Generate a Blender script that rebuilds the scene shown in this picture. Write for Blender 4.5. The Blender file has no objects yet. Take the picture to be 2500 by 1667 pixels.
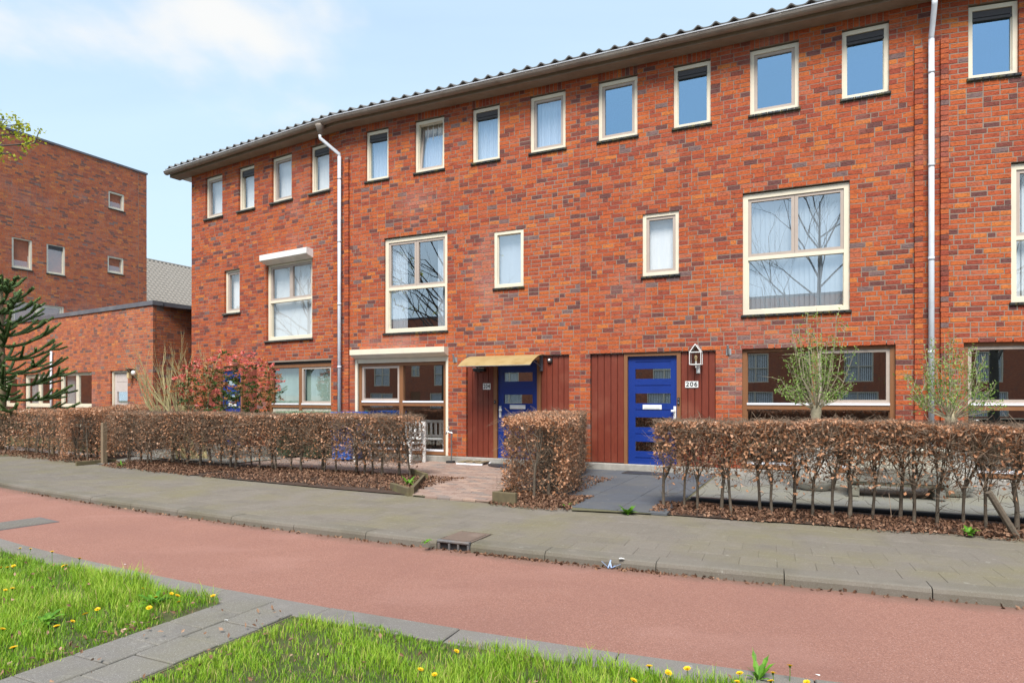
import bpy, math, random
import numpy as np
from mathutils import Vector, Matrix

random.seed(7)
RNG = np.random.default_rng(7)
SC = bpy.context.scene
COL = SC.collection
# ------------------------------------------------------------------ camera, sky, sun, exposure
cd = bpy.data.cameras.new('camera')
cam = bpy.data.objects.new('camera', cd); COL.objects.link(cam)
cam.location = (0, 0, 1.345); cam.rotation_euler = (math.radians(90), 0, 0)
cd.sensor_width = 36.0; cd.lens = 36.0 * 1580 / 2500; cd.shift_y = 137.5 / 2500
cd.clip_start = 0.05; cd.clip_end = 2000
SC.camera = cam
SUN_AZ = Vector((-0.22, -0.975)).normalized(); SUN_EL = math.radians(54)
SUN = Vector((SUN_AZ.x * math.cos(SUN_EL), SUN_AZ.y * math.cos(SUN_EL), math.sin(SUN_EL)))
sl = bpy.data.lights.new('sun', 'SUN'); sl.energy = 3.5; sl.angle = math.radians(26); sl.color = (1.0, 0.95, 0.87)
so_ = bpy.data.objects.new('sun', sl); COL.objects.link(so_); so_.location = (-20, -20, 30)
so_.rotation_euler = (-SUN).to_track_quat('-Z', 'Y').to_euler()
W = bpy.data.worlds.new('World'); SC.world = W; W.use_nodes = True
def build_world():
    nt = W.node_tree; nt.nodes.clear(); L = nt.links.new
    N = lambda t: nt.nodes.new(t)
    out = N('ShaderNodeOutputWorld'); bg = N('ShaderNodeBackground'); bg.inputs['Strength'].default_value = 0.15
    sky = N('ShaderNodeTexSky'); sky.sky_type = 'NISHITA'; sky.sun_disc = False
    sky.sun_elevation = SUN_EL; sky.sun_rotation = math.atan2(SUN_AZ.x, SUN_AZ.y); sky.air_density = 1.0; sky.dust_density = 0.6; sky.ozone_density = 1.6
    tc = N('ShaderNodeTexCoord'); sep = N('ShaderNodeSeparateXYZ'); L(tc.outputs['Generated'], sep.inputs[0])
    mx = N('ShaderNodeMath'); mx.operation = 'MAXIMUM'; mx.inputs[1].default_value = 0.0; L(sep.outputs['Z'], mx.inputs[0])
    ad = N('ShaderNodeMath'); ad.operation = 'ADD'; ad.inputs[1].default_value = 0.22; L(mx.outputs[0], ad.inputs[0])
    dv = N('ShaderNodeVectorMath'); dv.operation = 'DIVIDE'; cb = N('ShaderNodeCombineXYZ')
    for i in range(3): L(ad.outputs[0], cb.inputs[i])
    L(tc.outputs['Generated'], dv.inputs[0]); L(cb.outputs[0], dv.inputs[1])
    mp = N('ShaderNodeMapping'); mp.inputs['Location'].default_value = (CLOUD_OFF[0], CLOUD_OFF[1], 0); mp.inputs['Scale'].default_value = (1.0, 0.8, 1.0)
    L(dv.outputs[0], mp.inputs[0])
    n1 = N('ShaderNodeTexNoise'); n1.inputs['Scale'].default_value = 1.5; n1.inputs['Detail'].default_value = 7; n1.inputs['Roughness'].default_value = 0.5
    L(mp.outputs[0], n1.inputs['Vector'])
    r1 = N('ShaderNodeValToRGB'); r1.color_ramp.elements[0].position = 0.59; r1.color_ramp.elements[1].position = 0.72
    r1.color_ramp.interpolation = 'EASE'; L(n1.outputs['Fac'], r1.inputs[0])
    mp2 = N('ShaderNodeMapping'); mp2.inputs['Scale'].default_value = (0.5, 2.2, 1.0); mp2.inputs['Location'].default_value = (3.1, 1.7, 0); L(dv.outputs[0], mp2.inputs[0])
    n2 = N('ShaderNodeTexNoise'); n2.inputs['Scale'].default_value = 1.2; n2.inputs['Detail'].default_value = 5; L(mp2.outputs[0], n2.inputs['Vector'])
    r2 = N('ShaderNodeMapRange'); r2.inputs[1].default_value = 0.38; r2.inputs[2].default_value = 0.72; r2.inputs[3].default_value = 0.0; r2.inputs[4].default_value = 0.22
    L(n2.outputs['Fac'], r2.inputs[0])
    # thin veil, thicker towards the horizon
    hz = N('ShaderNodeMapRange'); hz.inputs[1].default_value = 0.0; hz.inputs[2].default_value = 0.75; hz.inputs[3].default_value = 0.90; hz.inputs[4].default_value = 0.52
    L(mx.outputs[0], hz.inputs[0])
    v1 = N('ShaderNodeMath'); v1.operation = 'ADD'; L(hz.outputs[0], v1.inputs[0]); L(r2.outputs[0], v1.inputs[1]); v1.use_clamp = True
    m1 = N('ShaderNodeMix'); m1.data_type = 'RGBA'; L(v1.outputs[0], m1.inputs['Factor']); L(sky.outputs[0], m1.inputs['A']); m1.inputs['B'].default_value = (2.75, 3.55, 4.15, 1)
    m2 = N('ShaderNodeMix'); m2.data_type = 'RGBA'; L(r1.outputs['Color'], m2.inputs['Factor']); L(m1.outputs['Result'], m2.inputs['A']); m2.inputs['B'].default_value = (3.62, 3.66, 3.66, 1)
    L(m2.outputs['Result'], bg.inputs['Color']); L(bg.outputs[0], out.inputs['Surface'])
CLOUD_OFF = (-3.05, -1.2)
build_world()
SC.view_settings.view_transform = 'Standard'; SC.view_settings.look = 'None'
SC.view_settings.exposure = 0.82; SC.view_settings.gamma = 1.0; SC.view_settings.use_curve_mapping = False
SC.render.engine = 'CYCLES'
SC.cycles.max_bounces = 7; SC.cycles.diffuse_bounces = 3; SC.cycles.glossy_bounces = 3; SC.cycles.transmission_bounces = 3; SC.cycles.transparent_max_bounces = 10
SC.cycles.use_denoising = True

# ------------------------------------------------------------------ material helpers
class NT:
    def __init__(s, name):
        s.m = bpy.data.materials.new(name); s.m.use_nodes = True; s.t = s.m.node_tree; s.t.nodes.clear()
        s.out = s.n('OutputMaterial')
    def n(s, t, **kw):
        nd = s.t.nodes.new('ShaderNode' + t)
        for k, v in kw.items(): setattr(nd, k, v)
        return nd
    def l(s, a, b): s.t.links.new(a, b)
    def noise(s, scale, detail=4, vec=None, rough=0.55):
        nd = s.n('TexNoise'); nd.inputs['Scale'].default_value = scale; nd.inputs['Detail'].default_value = detail; nd.inputs['Roughness'].default_value = rough
        s.l(vec if vec is not None else s.pos(), nd.inputs['Vector']); return nd.outputs['Fac']
    def pos(s):
        if not hasattr(s, '_p'): s._p = s.n('NewGeometry').outputs['Position']
        return s._p
    def scaled(s, sc, vec=None):
        mp = s.n('Mapping'); mp.inputs['Scale'].default_value = sc; s.l(vec if vec is not None else s.pos(), mp.inputs[0]); return mp.outputs[0]
    def mix(s, f, a, b, blend='MIX'):
        m = s.n('Mix', data_type='RGBA', blend_type=blend)
        for i, v in (('Factor', f), ('A', a), ('B', b)):
            if hasattr(v, 'is_linked'): s.l(v, m.inputs[i])
            else: m.inputs[i].default_value = v if i == 'Factor' else (v[0], v[1], v[2], 1)
        return m.outputs['Result']
    def rng(s, v, a, b, c=0.0, d=1.0):
        m = s.n('MapRange'); s.l(v, m.inputs[0])
        for i, x in enumerate((a, b, c, d)): m.inputs[i + 1].default_value = x
        return m.outputs[0]
    def ramp(s, v, stops, interp='LINEAR'):
        r = s.n('ValToRGB'); s.l(v, r.inputs[0]); cr = r.color_ramp; cr.interpolation = interp
        cr.elements[0].position = stops[0][0]; cr.elements[0].color = (*stops[0][1], 1)
        cr.elements[1].position = stops[-1][0]; cr.elements[1].color = (*stops[-1][1], 1)
        for p, c in stops[1:-1]:
            e = cr.elements.new(p); e.color = (*c, 1)
        return r.outputs['Color']
    def attr(s, name='rnd'):
        return s.n('Attribute', attribute_name=name).outputs['Fac']
    def bump(s, h, strength, dist=0.01):
        b = s.n('Bump'); b.inputs['Strength'].default_value = strength; b.inputs['Distance'].default_value = dist; s.l(h, b.inputs['Height']); return b.outputs[0]
    def bsdf(s, col, rough=0.7, metallic=0.0, normal=None, spec=0.5, coat=0.0):
        b = s.n('BsdfPrincipled')
        for i, v in (('Base Color', col), ('Roughness', rough)):
            if hasattr(v, 'is_linked'): s.l(v, b.inputs[i])
            else: b.inputs[i].default_value = v if i == 'Roughness' else (v[0], v[1], v[2], 1)
        b.inputs['Metallic'].default_value = metallic; b.inputs['Specular IOR Level'].default_value = spec; b.inputs['Coat Weight'].default_value = coat
        if normal is not None: s.l(normal, b.inputs['Normal'])
        return b
    def done(s, sh): s.l(sh.outputs[0] if hasattr(sh, 'outputs') else sh, s.out.inputs['Surface']); return s.m

def M_noisy(name, c1, c2, scale=20, rough=0.6, bump=0.15, bscale=None, metallic=0, c3=None, c3scale=1.5, stretch=None, dist=0.005, spec=0.4, coat=0):
    t = NT(name); v = t.scaled(stretch) if stretch else t.pos()
    n = t.noise(scale, 5, v); col = t.mix(t.rng(n, 0.3, 0.7), c1, c2)
    if c3: col = t.mix(t.rng(t.noise(c3scale, 5), 0.5, 0.72, 0, 0.75), col, c3)
    nm = t.bump(t.noise(bscale or scale * 2, 3, v), bump, dist) if bump else None
    return t.done(t.bsdf(col, rough, metallic, nm, spec, coat))

def M_brick(name, stops, pale=0.5):
    t = NT(name); r = t.attr(); base = t.ramp(r, stops, 'CONSTANT')
    mott = t.noise(38, 4, t.scaled((1, 1, 1.8))); base = t.mix(t.rng(mott, 0.35, 0.75, 0, 0.34), base, (0.16, 0.05, 0.03))
    fine = t.noise(140, 3); base = t.mix(t.rng(fine, 0.55, 0.75, 0, 0.22), base, (0.62, 0.36, 0.25))
    big = t.noise(0.55, 4); base = t.mix(t.rng(big, 0.56, 0.74, 0, pale), base, (0.40, 0.22, 0.19))
    st = t.noise(1.0, 4, t.scaled((5.0, 5.0, 0.45))); base = t.mix(t.rng(st, 0.54, 0.78, 0, 0.30), base, (0.13, 0.055, 0.04))
    crease = t.noise(26, 3, t.scaled((1, 1, 2.6)), 0.7); cr = t.rng(crease, 0.40, 0.47)
    base = t.mix(cr, t.mix(0.38, base, (0.06, 0.02, 0.015)), base)
    h = t.n('Math', operation='ADD'); t.l(cr, h.inputs[0]); t.l(t.noise(70, 4), h.inputs[1])
    return t.done(t.bsdf(base, 0.9, 0, t.bump(h.outputs[0], 0.55, 0.006), 0.2))

def M_ramp(name, stops, rough=0.6, trans=0.0, noise=0.0, interp='LINEAR', spec=0.3):
    t = NT(name); col = t.ramp(t.attr(), stops, interp)
    if noise: col = t.mix(t.rng(t.noise(noise, 3), 0.35, 0.7, 0, 0.35), col, tuple(0.45 * x for x in stops[0][1]))
    b = t.bsdf(col, rough, 0, None, spec)
    if trans <= 0: return t.done(b)
    tr = t.n('BsdfTranslucent'); t.l(col, tr.inputs['Color'])
    mx = t.n('MixShader'); mx.inputs[0].default_value = trans; t.l(b.outputs[0], mx.inputs[1]); t.l(tr.outputs[0], mx.inputs[2])
    return t.done(mx)

def M_glass(name, base=0.14, tint=(0.97, 0.98, 0.98), gtint=(1, 1, 1)):
    t = NT(name); lw = t.n('LayerWeight'); lw.inputs['Blend'].default_value = 0.5
    pw = t.n('Math', operation='POWER'); t.l(lw.outputs['Facing'], pw.inputs[0]); pw.inputs[1].default_value = 4.0
    fa = t.rng(pw.outputs[0], 0, 1, base, 1.0)
    nm = t.bump(t.noise(1.1, 1), 0.025, 0.02)
    g = t.n('BsdfGlossy'); g.inputs['Roughness'].default_value = 0.0; g.inputs['Color'].default_value = (*gtint, 1); t.l(nm, g.inputs['Normal'])
    tr = t.n('BsdfTransparent'); tr.inputs['Color'].default_value = (*tint, 1)
    mx = t.n('MixShader'); t.l(fa, mx.inputs[0]); t.l(tr.outputs[0], mx.inputs[1]); t.l(g.outputs[0], mx.inputs[2])
    return t.done(mx)

BR = [(0.0, (0.51, 0.126, 0.034)), (0.08, (0.56, 0.165, 0.040)), (0.12, (0.48, 0.108, 0.033)), (0.34, (0.44, 0.092, 0.033)), (0.54, (0.38, 0.076, 0.033)), (0.70, (0.46, 0.122, 0.058)), (0.77, (0.31, 0.062, 0.036)), (0.87, (0.20, 0.056, 0.043)), (0.93, (0.135, 0.055, 0.053)), (0.982, (0.18, 0.12, 0.118)), (1.0, (0.35, 0.07, 0.035))]
BR2 = [(p, (c[0] * 1.0 + 0.06, c[1] * 1.05 + 0.042, c[2] * 1.0 + 0.03)) for p, c in BR]
MT = dict(
    brick=M_brick('handmade_red_brick', BR, 0.5), brick2=M_brick('weathered_red_brick', BR2, 0.6),
    mortar=M_noisy('grey_mortar', (0.27, 0.21, 0.17), (0.22, 0.175, 0.14), 60, 0.95, 0.5, 120),
    cream=M_noisy('cream_paint', (0.74, 0.66, 0.52), (0.70, 0.62, 0.49), 6, 0.35, 0.0, c3=(0.60, 0.55, 0.46), c3scale=2.5),
    taupe=M_noisy('taupe_paint', (0.44, 0.36, 0.31), (0.40, 0.33, 0.285), 8, 0.4, 0.0),
    paledoor=M_noisy('pale_mauve_paint', (0.58, 0.50, 0.47), (0.54, 0.46, 0.43), 6, 0.4, 0), frosted=M_glass('frosted_glass', 0.55),
    white=M_noisy('white_paint', (0.80, 0.79, 0.76), (0.76, 0.75, 0.73), 6, 0.4, 0.0, c3=(0.58, 0.58, 0.56), c3scale=3.0),
    alu=M_noisy('white_aluminium', (0.78, 0.78, 0.82), (0.72, 0.72, 0.77), 6, 0.35, 0.0),
    brown=M_noisy('brown_paint', (0.235, 0.105, 0.046), (0.205, 0.090, 0.040), 14, 0.45, 0.05, stretch=(1, 1, 0.2)),
    black=M_noisy('black_plastic', (0.018, 0.018, 0.020), (0.026, 0.026, 0.028), 30, 0.45, 0.05),
    grille=M_noisy('dark_brown_aluminium', (0.055, 0.046, 0.046), (0.045, 0.038, 0.038), 20, 0.4, 0.0),
    sill=M_noisy('black_glazed_tile', (0.022, 0.023, 0.025), (0.035, 0.036, 0.036), 9, 0.35, 0.12, 60, c3=(0.16, 0.13, 0.02), c3scale=9),
    sillstone=M_noisy('dark_sill_stone', (0.07, 0.07, 0.065), (0.045, 0.045, 0.045), 14, 0.8, 0.2, 50, c3=(0.16, 0.155, 0.12), c3scale=5),
    boards=M_noisy('rust_red_stained_wood', (0.185, 0.040, 0.022), (0.145, 0.030, 0.018), 9, 0.42, 0.12, 30, c3=(0.235, 0.075, 0.045), c3scale=2.2, stretch=(6, 6, 0.6)),
    blue=M_noisy('blue_gloss_paint', (0.010, 0.034, 0.20), (0.012, 0.038, 0.225), 4, 0.28, 0.03, 20, coat=0.3),
    zinc=M_noisy('weathered_zinc', (0.29, 0.24, 0.205), (0.22, 0.18, 0.155), 5, 0.6, 0.06, 20, c3=(0.38, 0.34, 0.30), c3scale=1.3),
    fascia=M_noisy('fascia_board', (0.30, 0.235, 0.19), (0.24, 0.19, 0.155), 6, 0.75, 0.1),
    pvc=M_noisy('pale_grey_pvc', (0.60, 0.62, 0.67), (0.55, 0.57, 0.62), 4, 0.4, 0.0, c3=(0.42, 0.43, 0.44), c3scale=3.5),
    rooftile=M_noisy('grey_roof_tile', (0.21, 0.205, 0.20), (0.15, 0.147, 0.145), 16, 0.8, 0.25, 50),
    fartile=M_noisy('pale_grey_roof_tile', (0.23, 0.21, 0.185), (0.175, 0.16, 0.142), 8, 0.85, 0.2, 30),
    cap=M_noisy('grey_parapet_cap', (0.13, 0.125, 0.14), (0.105, 0.10, 0.115), 4, 0.45, 0.0, c3=(0.2, 0.2, 0.21), c3scale=1.2),
    concrete=M_noisy('plinth_concrete', (0.36, 0.34, 0.31), (0.28, 0.265, 0.24), 12, 0.9, 0.3, 60, c3=(0.19, 0.18, 0.15), c3scale=2.5),
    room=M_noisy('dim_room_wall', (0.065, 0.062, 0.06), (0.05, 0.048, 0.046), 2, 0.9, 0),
    curtain=M_noisy('pale_curtain', (0.80, 0.81, 0.82), (0.72, 0.74, 0.77), 5, 0.9, 0.1, 40, stretch=(4, 4, 0.3)),
    slat=M_noisy('white_blind_slat', (0.66, 0.69, 0.71), (0.60, 0.63, 0.66), 4, 0.8, 0.0),
    slatgreen=M_noisy('mint_blind_slat', (0.36, 0.49, 0.43), (0.31, 0.43, 0.38), 4, 0.8, 0.0),
    glass=M_glass('window_glass', 0.22), glasscool=M_glass('bluish_window_glass', 0.34, (0.86, 0.91, 0.97), (0.62, 0.82, 1.0)), glassrefl=M_glass('reflective_window_glass', 0.40, (0.80, 0.84, 0.88), (0.92, 0.96, 1.0)), glassblue=M_glass('blue_reflection_glass', 0.50, (0.6, 0.68, 0.75), (0.48, 0.74, 1.0)),  # glasscool, glassblue: reflected blue sky put into the gloss colour
    glassdark=M_glass('ground_floor_glass', 0.42, (0.8, 0.85, 0.85)),
    clear=M_glass('lantern_glass', 0.20),
    steel=M_noisy('brushed_steel', (0.55, 0.55, 0.55), (0.45, 0.45, 0.45), 40, 0.35, 0.05, metallic=0.9),
    galv=M_noisy('galvanised_steel', (0.42, 0.43, 0.44), (0.33, 0.34, 0.35), 25, 0.5, 0.1, metallic=0.6),
)
# asphalt, paving, soil
def m_asphalt():
    t = NT('red_asphalt'); n = t.noise(120, 3, rough=0.75); c = t.mix(t.rng(n, 0.36, 0.66), (0.225, 0.106, 0.080), (0.385, 0.200, 0.150))
    c = t.mix(t.rng(t.noise(55, 3), 0.35, 0.7, 0, 0.35), c, (0.19, 0.092, 0.072))
    c = t.mix(t.rng(t.noise(150, 1), 0.66, 0.72), c, (0.46, 0.30, 0.26))
    c = t.mix(t.rng(t.noise(190, 1), 0.28, 0.34, 0.75, 0), c, (0.10, 0.035, 0.03))
    c = t.mix(t.rng(t.noise(0.9, 6), 0.42, 0.70, 0, 0.45), c, (0.225, 0.112, 0.09))
    c = t.mix(t.rng(t.noise(9, 5), 0.60, 0.78, 0, 0.28), c, (0.17, 0.09, 0.075))
    c = t.mix(t.rng(t.noise(1.4, 4, t.scaled((0.5, 1, 1))), 0.55, 0.75, 0, 0.30), c, (0.40, 0.225, 0.185))
    ds = t.n('VectorMath', operation='DISTANCE'); fl = t.n('VectorMath', operation='MULTIPLY'); t.l(t.pos(), fl.inputs[0]); fl.inputs[1].default_value = (1, 1, 0); t.l(fl.outputs[0], ds.inputs[0]); ds.inputs[1].default_value = (22.900, 57.157, 0)
    wob = t.n('Math', operation='MULTIPLY_ADD'); t.l(t.noise(3.5, 5), wob.inputs[0]); wob.inputs[1].default_value = -0.30; t.l(ds.outputs['Value'], wob.inputs[2])
    c = t.mix(t.rng(wob.outputs[0], 55.90, 56.10, 0.75, 0), c, (0.15, 0.095, 0.07))      # grit washed against the kerb
    return t.done(t.bsdf(c, 0.92, 0, t.bump(t.noise(130, 3, rough=0.75), 0.8, 0.008), 0.25))
def m_paving(name, a, b, moss, mossy, speck, use_attr=True):
    t = NT(name); c = t.mix(t.rng(t.noise(90, 4), 0.3, 0.7), a, b)
    if use_attr: c = t.mix(t.rng(t.attr(), 0, 1, 0, 0.28), c, tuple(0.72 * x for x in a))
    c = t.mix(t.rng(t.noise(1.1, 6), 0.42, 0.68, 0, mossy), c, moss)
    c = t.mix(t.rng(t.noise(210, 1), 0.66, 0.72), c, speck)
    c = t.mix(t.rng(t.noise(6, 5), 0.62, 0.8, 0, 0.5), c, tuple(1.3 * x for x in b))
    c = t.mix(t.rng(t.noise(13, 3), 0.69, 0.74, 0, 0.55), c, (0.30, 0.285, 0.25))
    c = t.mix(t.rng(t.noise(2.6, 5), 0.55, 0.75, 0, 0.35), c, tuple(0.6 * x for x in a))
    return t.done(t.bsdf(c, 0.93, 0, t.bump(t.noise(150, 3), 0.5, 0.004), 0.2))
MT.update(
    asphalt=m_asphalt(),
    paver=m_paving('grey_concrete_paving', (0.148, 0.129, 0.107), (0.205, 0.180, 0.150), (0.170, 0.150, 0.085), 0.75, (0.34, 0.32, 0.29)),
    kerb=m_paving('kerb_concrete', (0.15, 0.133, 0.11), (0.19, 0.168, 0.14), (0.10, 0.09, 0.05), 0.6, (0.28, 0.26, 0.24)),
    edging=m_paving('edging_concrete', (0.17, 0.156, 0.142), (0.215, 0.198, 0.18), (0.15, 0.135, 0.08), 0.35, (0.4, 0.38, 0.36)),
    slab=m_paving('stepping_slab_concrete', (0.155, 0.143, 0.13), (0.215, 0.20, 0.182), (0.19, 0.175, 0.10), 0.6, (0.4, 0.39, 0.37)),
    slate=m_paving('dark_slate_slab', (0.075, 0.083, 0.10), (0.10, 0.11, 0.13), (0.13, 0.125, 0.11), 0.5, (0.16, 0.17, 0.18)),
    deck=m_paving('light_grey_paving', (0.145, 0.145, 0.135), (0.185, 0.183, 0.17), (0.22, 0.21, 0.14), 0.6, (0.4, 0.39, 0.37), False),
    pinkpath=m_paving('pale_pink_paving', (0.50, 0.42, 0.37), (0.56, 0.48, 0.43), (0.40, 0.35, 0.28), 0.4, (0.6, 0.55, 0.5), False),
    joint=M_noisy('joint_sand', (0.13, 0.118, 0.066), (0.10, 0.095, 0.05), 60, 0.95, 0.3),
    soil=M_noisy('dark_soil', (0.075, 0.045, 0.03), (0.045, 0.028, 0.02), 25, 0.95, 0.6, 60, dist=0.02),
    claypaver=M_ramp('clay_paver', [(0, (0.27, 0.185, 0.15)), (0.35, (0.31, 0.225, 0.185)), (0.65, (0.22, 0.18, 0.16)), (0.85, (0.36, 0.25, 0.195)), (1, (0.18, 0.16, 0.15))], 0.9, 0, 60, 'CONSTANT'),
    grassbase=M_noisy('turf', (0.055, 0.085, 0.018), (0.075, 0.060, 0.03), 9, 0.95, 0.5, 40, dist=0.02),
    farground=M_noisy('far_ground', (0.10, 0.11, 0.06), (0.13, 0.12, 0.09), 0.2, 0.95, 0),
    bark=M_noisy('beech_bark', (0.15, 0.118, 0.086), (0.095, 0.075, 0.057), 40, 0.9, 0.4, 70),
    barkgrey=M_noisy('grey_tree_bark', (0.085, 0.080, 0.072), (0.055, 0.052, 0.047), 12, 0.9, 0.5, 30),
    barkpale=M_noisy('pale_pollard_bark', (0.38, 0.33, 0.22), (0.28, 0.24, 0.165), 22, 0.9, 0.4, 40),
    twiggreen=M_noisy('green_yellow_twig', (0.36, 0.33, 0.13), (0.42, 0.35, 0.21), 12, 0.8, 0.2),
    timber=M_noisy('weathered_timber', (0.25, 0.18, 0.115), (0.18, 0.13, 0.085), 14, 0.85, 0.3, 40, c3=(0.17, 0.18, 0.09), c3scale=2, stretch=(3, 3, 0.5)),
    mossytimber=M_noisy('mossy_timber', (0.135, 0.105, 0.058), (0.095, 0.076, 0.043), 10, 0.9, 0.3, 40, c3=(0.17, 0.16, 0.06), c3scale=3),
    twig=M_noisy('hedge_twig', (0.20, 0.14, 0.095), (0.14, 0.098, 0.068), 15, 0.9, 0),
    deadleaf=M_ramp('dry_beech_leaf', [(0, (0.23, 0.10, 0.05)), (0.3, (0.42, 0.20, 0.10)), (0.6, (0.55, 0.29, 0.165)), (0.85, (0.60, 0.345, 0.215)), (1, (0.72, 0.50, 0.37))], 0.5, 0.25, 0),
    litter=M_ramp('fallen_brown_leaf', [(0, (0.085, 0.044, 0.027)), (0.4, (0.17, 0.086, 0.052)), (0.75, (0.27, 0.15, 0.09)), (0.95, (0.40, 0.25, 0.165)), (1, (0.5, 0.36, 0.27))], 0.7, 0.05, 0),
    grass=M_ramp('grass_blade', [(0, (0.11, 0.245, 0.016)), (0.3, (0.20, 0.375, 0.023)), (0.6, (0.31, 0.485, 0.038)), (0.88, (0.45, 0.56, 0.08)), (0.94, (0.48, 0.42, 0.15)), (1, (0.44, 0.34, 0.16))], 0.5, 0.35, 0),
    greenleaf=M_ramp('small_green_leaf', [(0, (0.11, 0.20, 0.03)), (0.5, (0.20, 0.33, 0.06)), (1, (0.32, 0.45, 0.13))], 0.5, 0.25, 0),
    weed=M_ramp('weed_leaf', [(0, (0.07, 0.19, 0.015)), (1, (0.16, 0.36, 0.03))], 0.5, 0.3, 0),
    budleaf=M_ramp('spring_leaf', [(0, (0.30, 0.36, 0.02)), (0.6, (0.48, 0.52, 0.04)), (0.9, (0.6, 0.6, 0.08)), (1, (0.20, 0.15, 0.06))], 0.5, 0.45, 0),
    photinia=M_ramp('photinia_leaf', [(0, (0.045, 0.09, 0.022)), (0.22, (0.09, 0.15, 0.035)), (0.30, (0.34, 0.17, 0.06)), (0.58, (0.47, 0.19, 0.085)), (0.66, (0.60, 0.135, 0.095)), (0.9, (0.74, 0.17, 0.145)), (1, (0.78, 0.34, 0.31))], 0.35, 0.28, 0),
    monkey=M_ramp('monkey_puzzle_leaf', [(0, (0.05, 0.095, 0.04)), (0.6, (0.10, 0.165, 0.055)), (0.92, (0.15, 0.22, 0.06)), (1, (0.24, 0.32, 0.08))], 0.5, 0.08, 0),
    petal=M_ramp('dandelion_petal', [(0, (0.78, 0.46, 0.01)), (1, (0.86, 0.62, 0.02))], 0.5, 0.2, 0),
    bluebin=M_noisy('blue_bin_plastic', (0.02, 0.12, 0.48), (0.025, 0.13, 0.52), 5, 0.45, 0.05),
    greenbin=M_noisy('dark_green_bin_plastic', (0.02, 0.06, 0.03), (0.025, 0.07, 0.035), 5, 0.45, 0.05),
    greenlid=M_noisy('faded_green_lid_plastic', (0.22, 0.33, 0.22), (0.19, 0.30, 0.19), 5, 0.5, 0.05),
    awning=M_noisy('yellowed_canopy_sheet', (0.37, 0.27, 0.125), (0.32, 0.23, 0.10), 6, 0.5, 0.1, 30, c3=(0.24, 0.15, 0.05), c3scale=4, stretch=(0.5, 3, 3)),
    pot=M_noisy('pale_grey_pot', (0.50, 0.49, 0.45), (0.42, 0.41, 0.38), 6, 0.7, 0.1, 30, c3=(0.34, 0.32, 0.26), c3scale=3),
    beige=M_noisy('cream_resin', (0.52, 0.50, 0.41), (0.46, 0.44, 0.37), 6, 0.6, 0.05, c3=(0.36, 0.34, 0.27), c3scale=3),
    iron=M_noisy('cast_iron', (0.17, 0.165, 0.165), (0.12, 0.115, 0.115), 40, 0.6, 0.3, 90, metallic=0.3, c3=(0.20, 0.15, 0.12), c3scale=6),
    rust=M_noisy('rusty_iron', (0.16, 0.112, 0.085), (0.13, 0.095, 0.075), 25, 0.8, 0.3, 60, c3=(0.2, 0.15, 0.12), c3scale=5),
    oppbrick=M_noisy('orange_red_brick', (0.42, 0.15, 0.08), (0.30, 0.10, 0.06), 9, 0.9, 0, c3=(0.24, 0.12, 0.09), c3scale=3),
    bulb=M_noisy('amber_bulb_glass', (0.62, 0.47, 0.24), (0.58, 0.43, 0.22), 5, 0.25, 0),
    plate=M_noisy('white_enamel', (0.82, 0.82, 0.80), (0.79, 0.79, 0.77), 4, 0.35, 0),
    ink=M_noisy('black_enamel', (0.02, 0.02, 0.02), (0.025, 0.025, 0.025), 4, 0.4, 0),
    paper=M_noisy('white_paper', (0.72, 0.72, 0.70), (0.62, 0.62, 0.6), 20, 0.8, 0.1),
    ribbon=M_noisy('blue_grey_ribbon', (0.22, 0.30, 0.46), (0.26, 0.34, 0.50), 20, 0.5, 0.0),
    ochre=M_noisy('grey_board', (0.24, 0.24, 0.24), (0.2, 0.2, 0.2), 4, 0.8, 0),
)

# ------------------------------------------------------------------ mesh helpers
def set_attr(me, vals):
    a = me.attributes.new('rnd', 'FLOAT', 'FACE'); a.data.foreach_set('value', np.asarray(vals, dtype=np.float32))
def np_mesh(name, V, F, mat, rnd=None, smooth=False):
    me = bpy.data.meshes.new(name); V = np.asarray(V, dtype=np.float32).reshape(-1, 3); F = np.asarray(F, dtype=np.int32)
    k = F.shape[1]; me.vertices.add(len(V)); me.vertices.foreach_set('co', V.ravel())
    me.loops.add(F.size); me.loops.foreach_set('vertex_index', F.ravel())
    me.polygons.add(len(F)); me.polygons.foreach_set('loop_start', np.arange(0, F.size, k, dtype=np.int32))
    me.polygons.foreach_set('loop_total', np.full(len(F), k, dtype=np.int32))
    me.polygons.foreach_set('use_smooth', np.full(len(F), smooth, dtype=bool))
    me.update(calc_edges=True); me.validate(); me.materials.append(mat)
    if rnd is not None: set_attr(me, rnd)
    return me
def link(name, me, parent=None, **props):
    o = bpy.data.objects.new(name, me); COL.objects.link(o)
    if parent is not None: o.parent = parent
    for k, v in props.items(): o[k] = v
    return o
def thing(name, label, cat, loc=(0, 0, 0), rz=0.0, group=None):
    o = bpy.data.objects.new(name, None); COL.objects.link(o); o.location = loc; o.rotation_euler = (0, 0, rz)
    o['label'] = label; o['category'] = cat
    if group: o['group'] = group
    o.empty_display_size = 0.2
    return o
def tag(o, label, cat, group=None):
    o['label'] = label; o['category'] = cat
    if group: o['group'] = group
    return o
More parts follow.
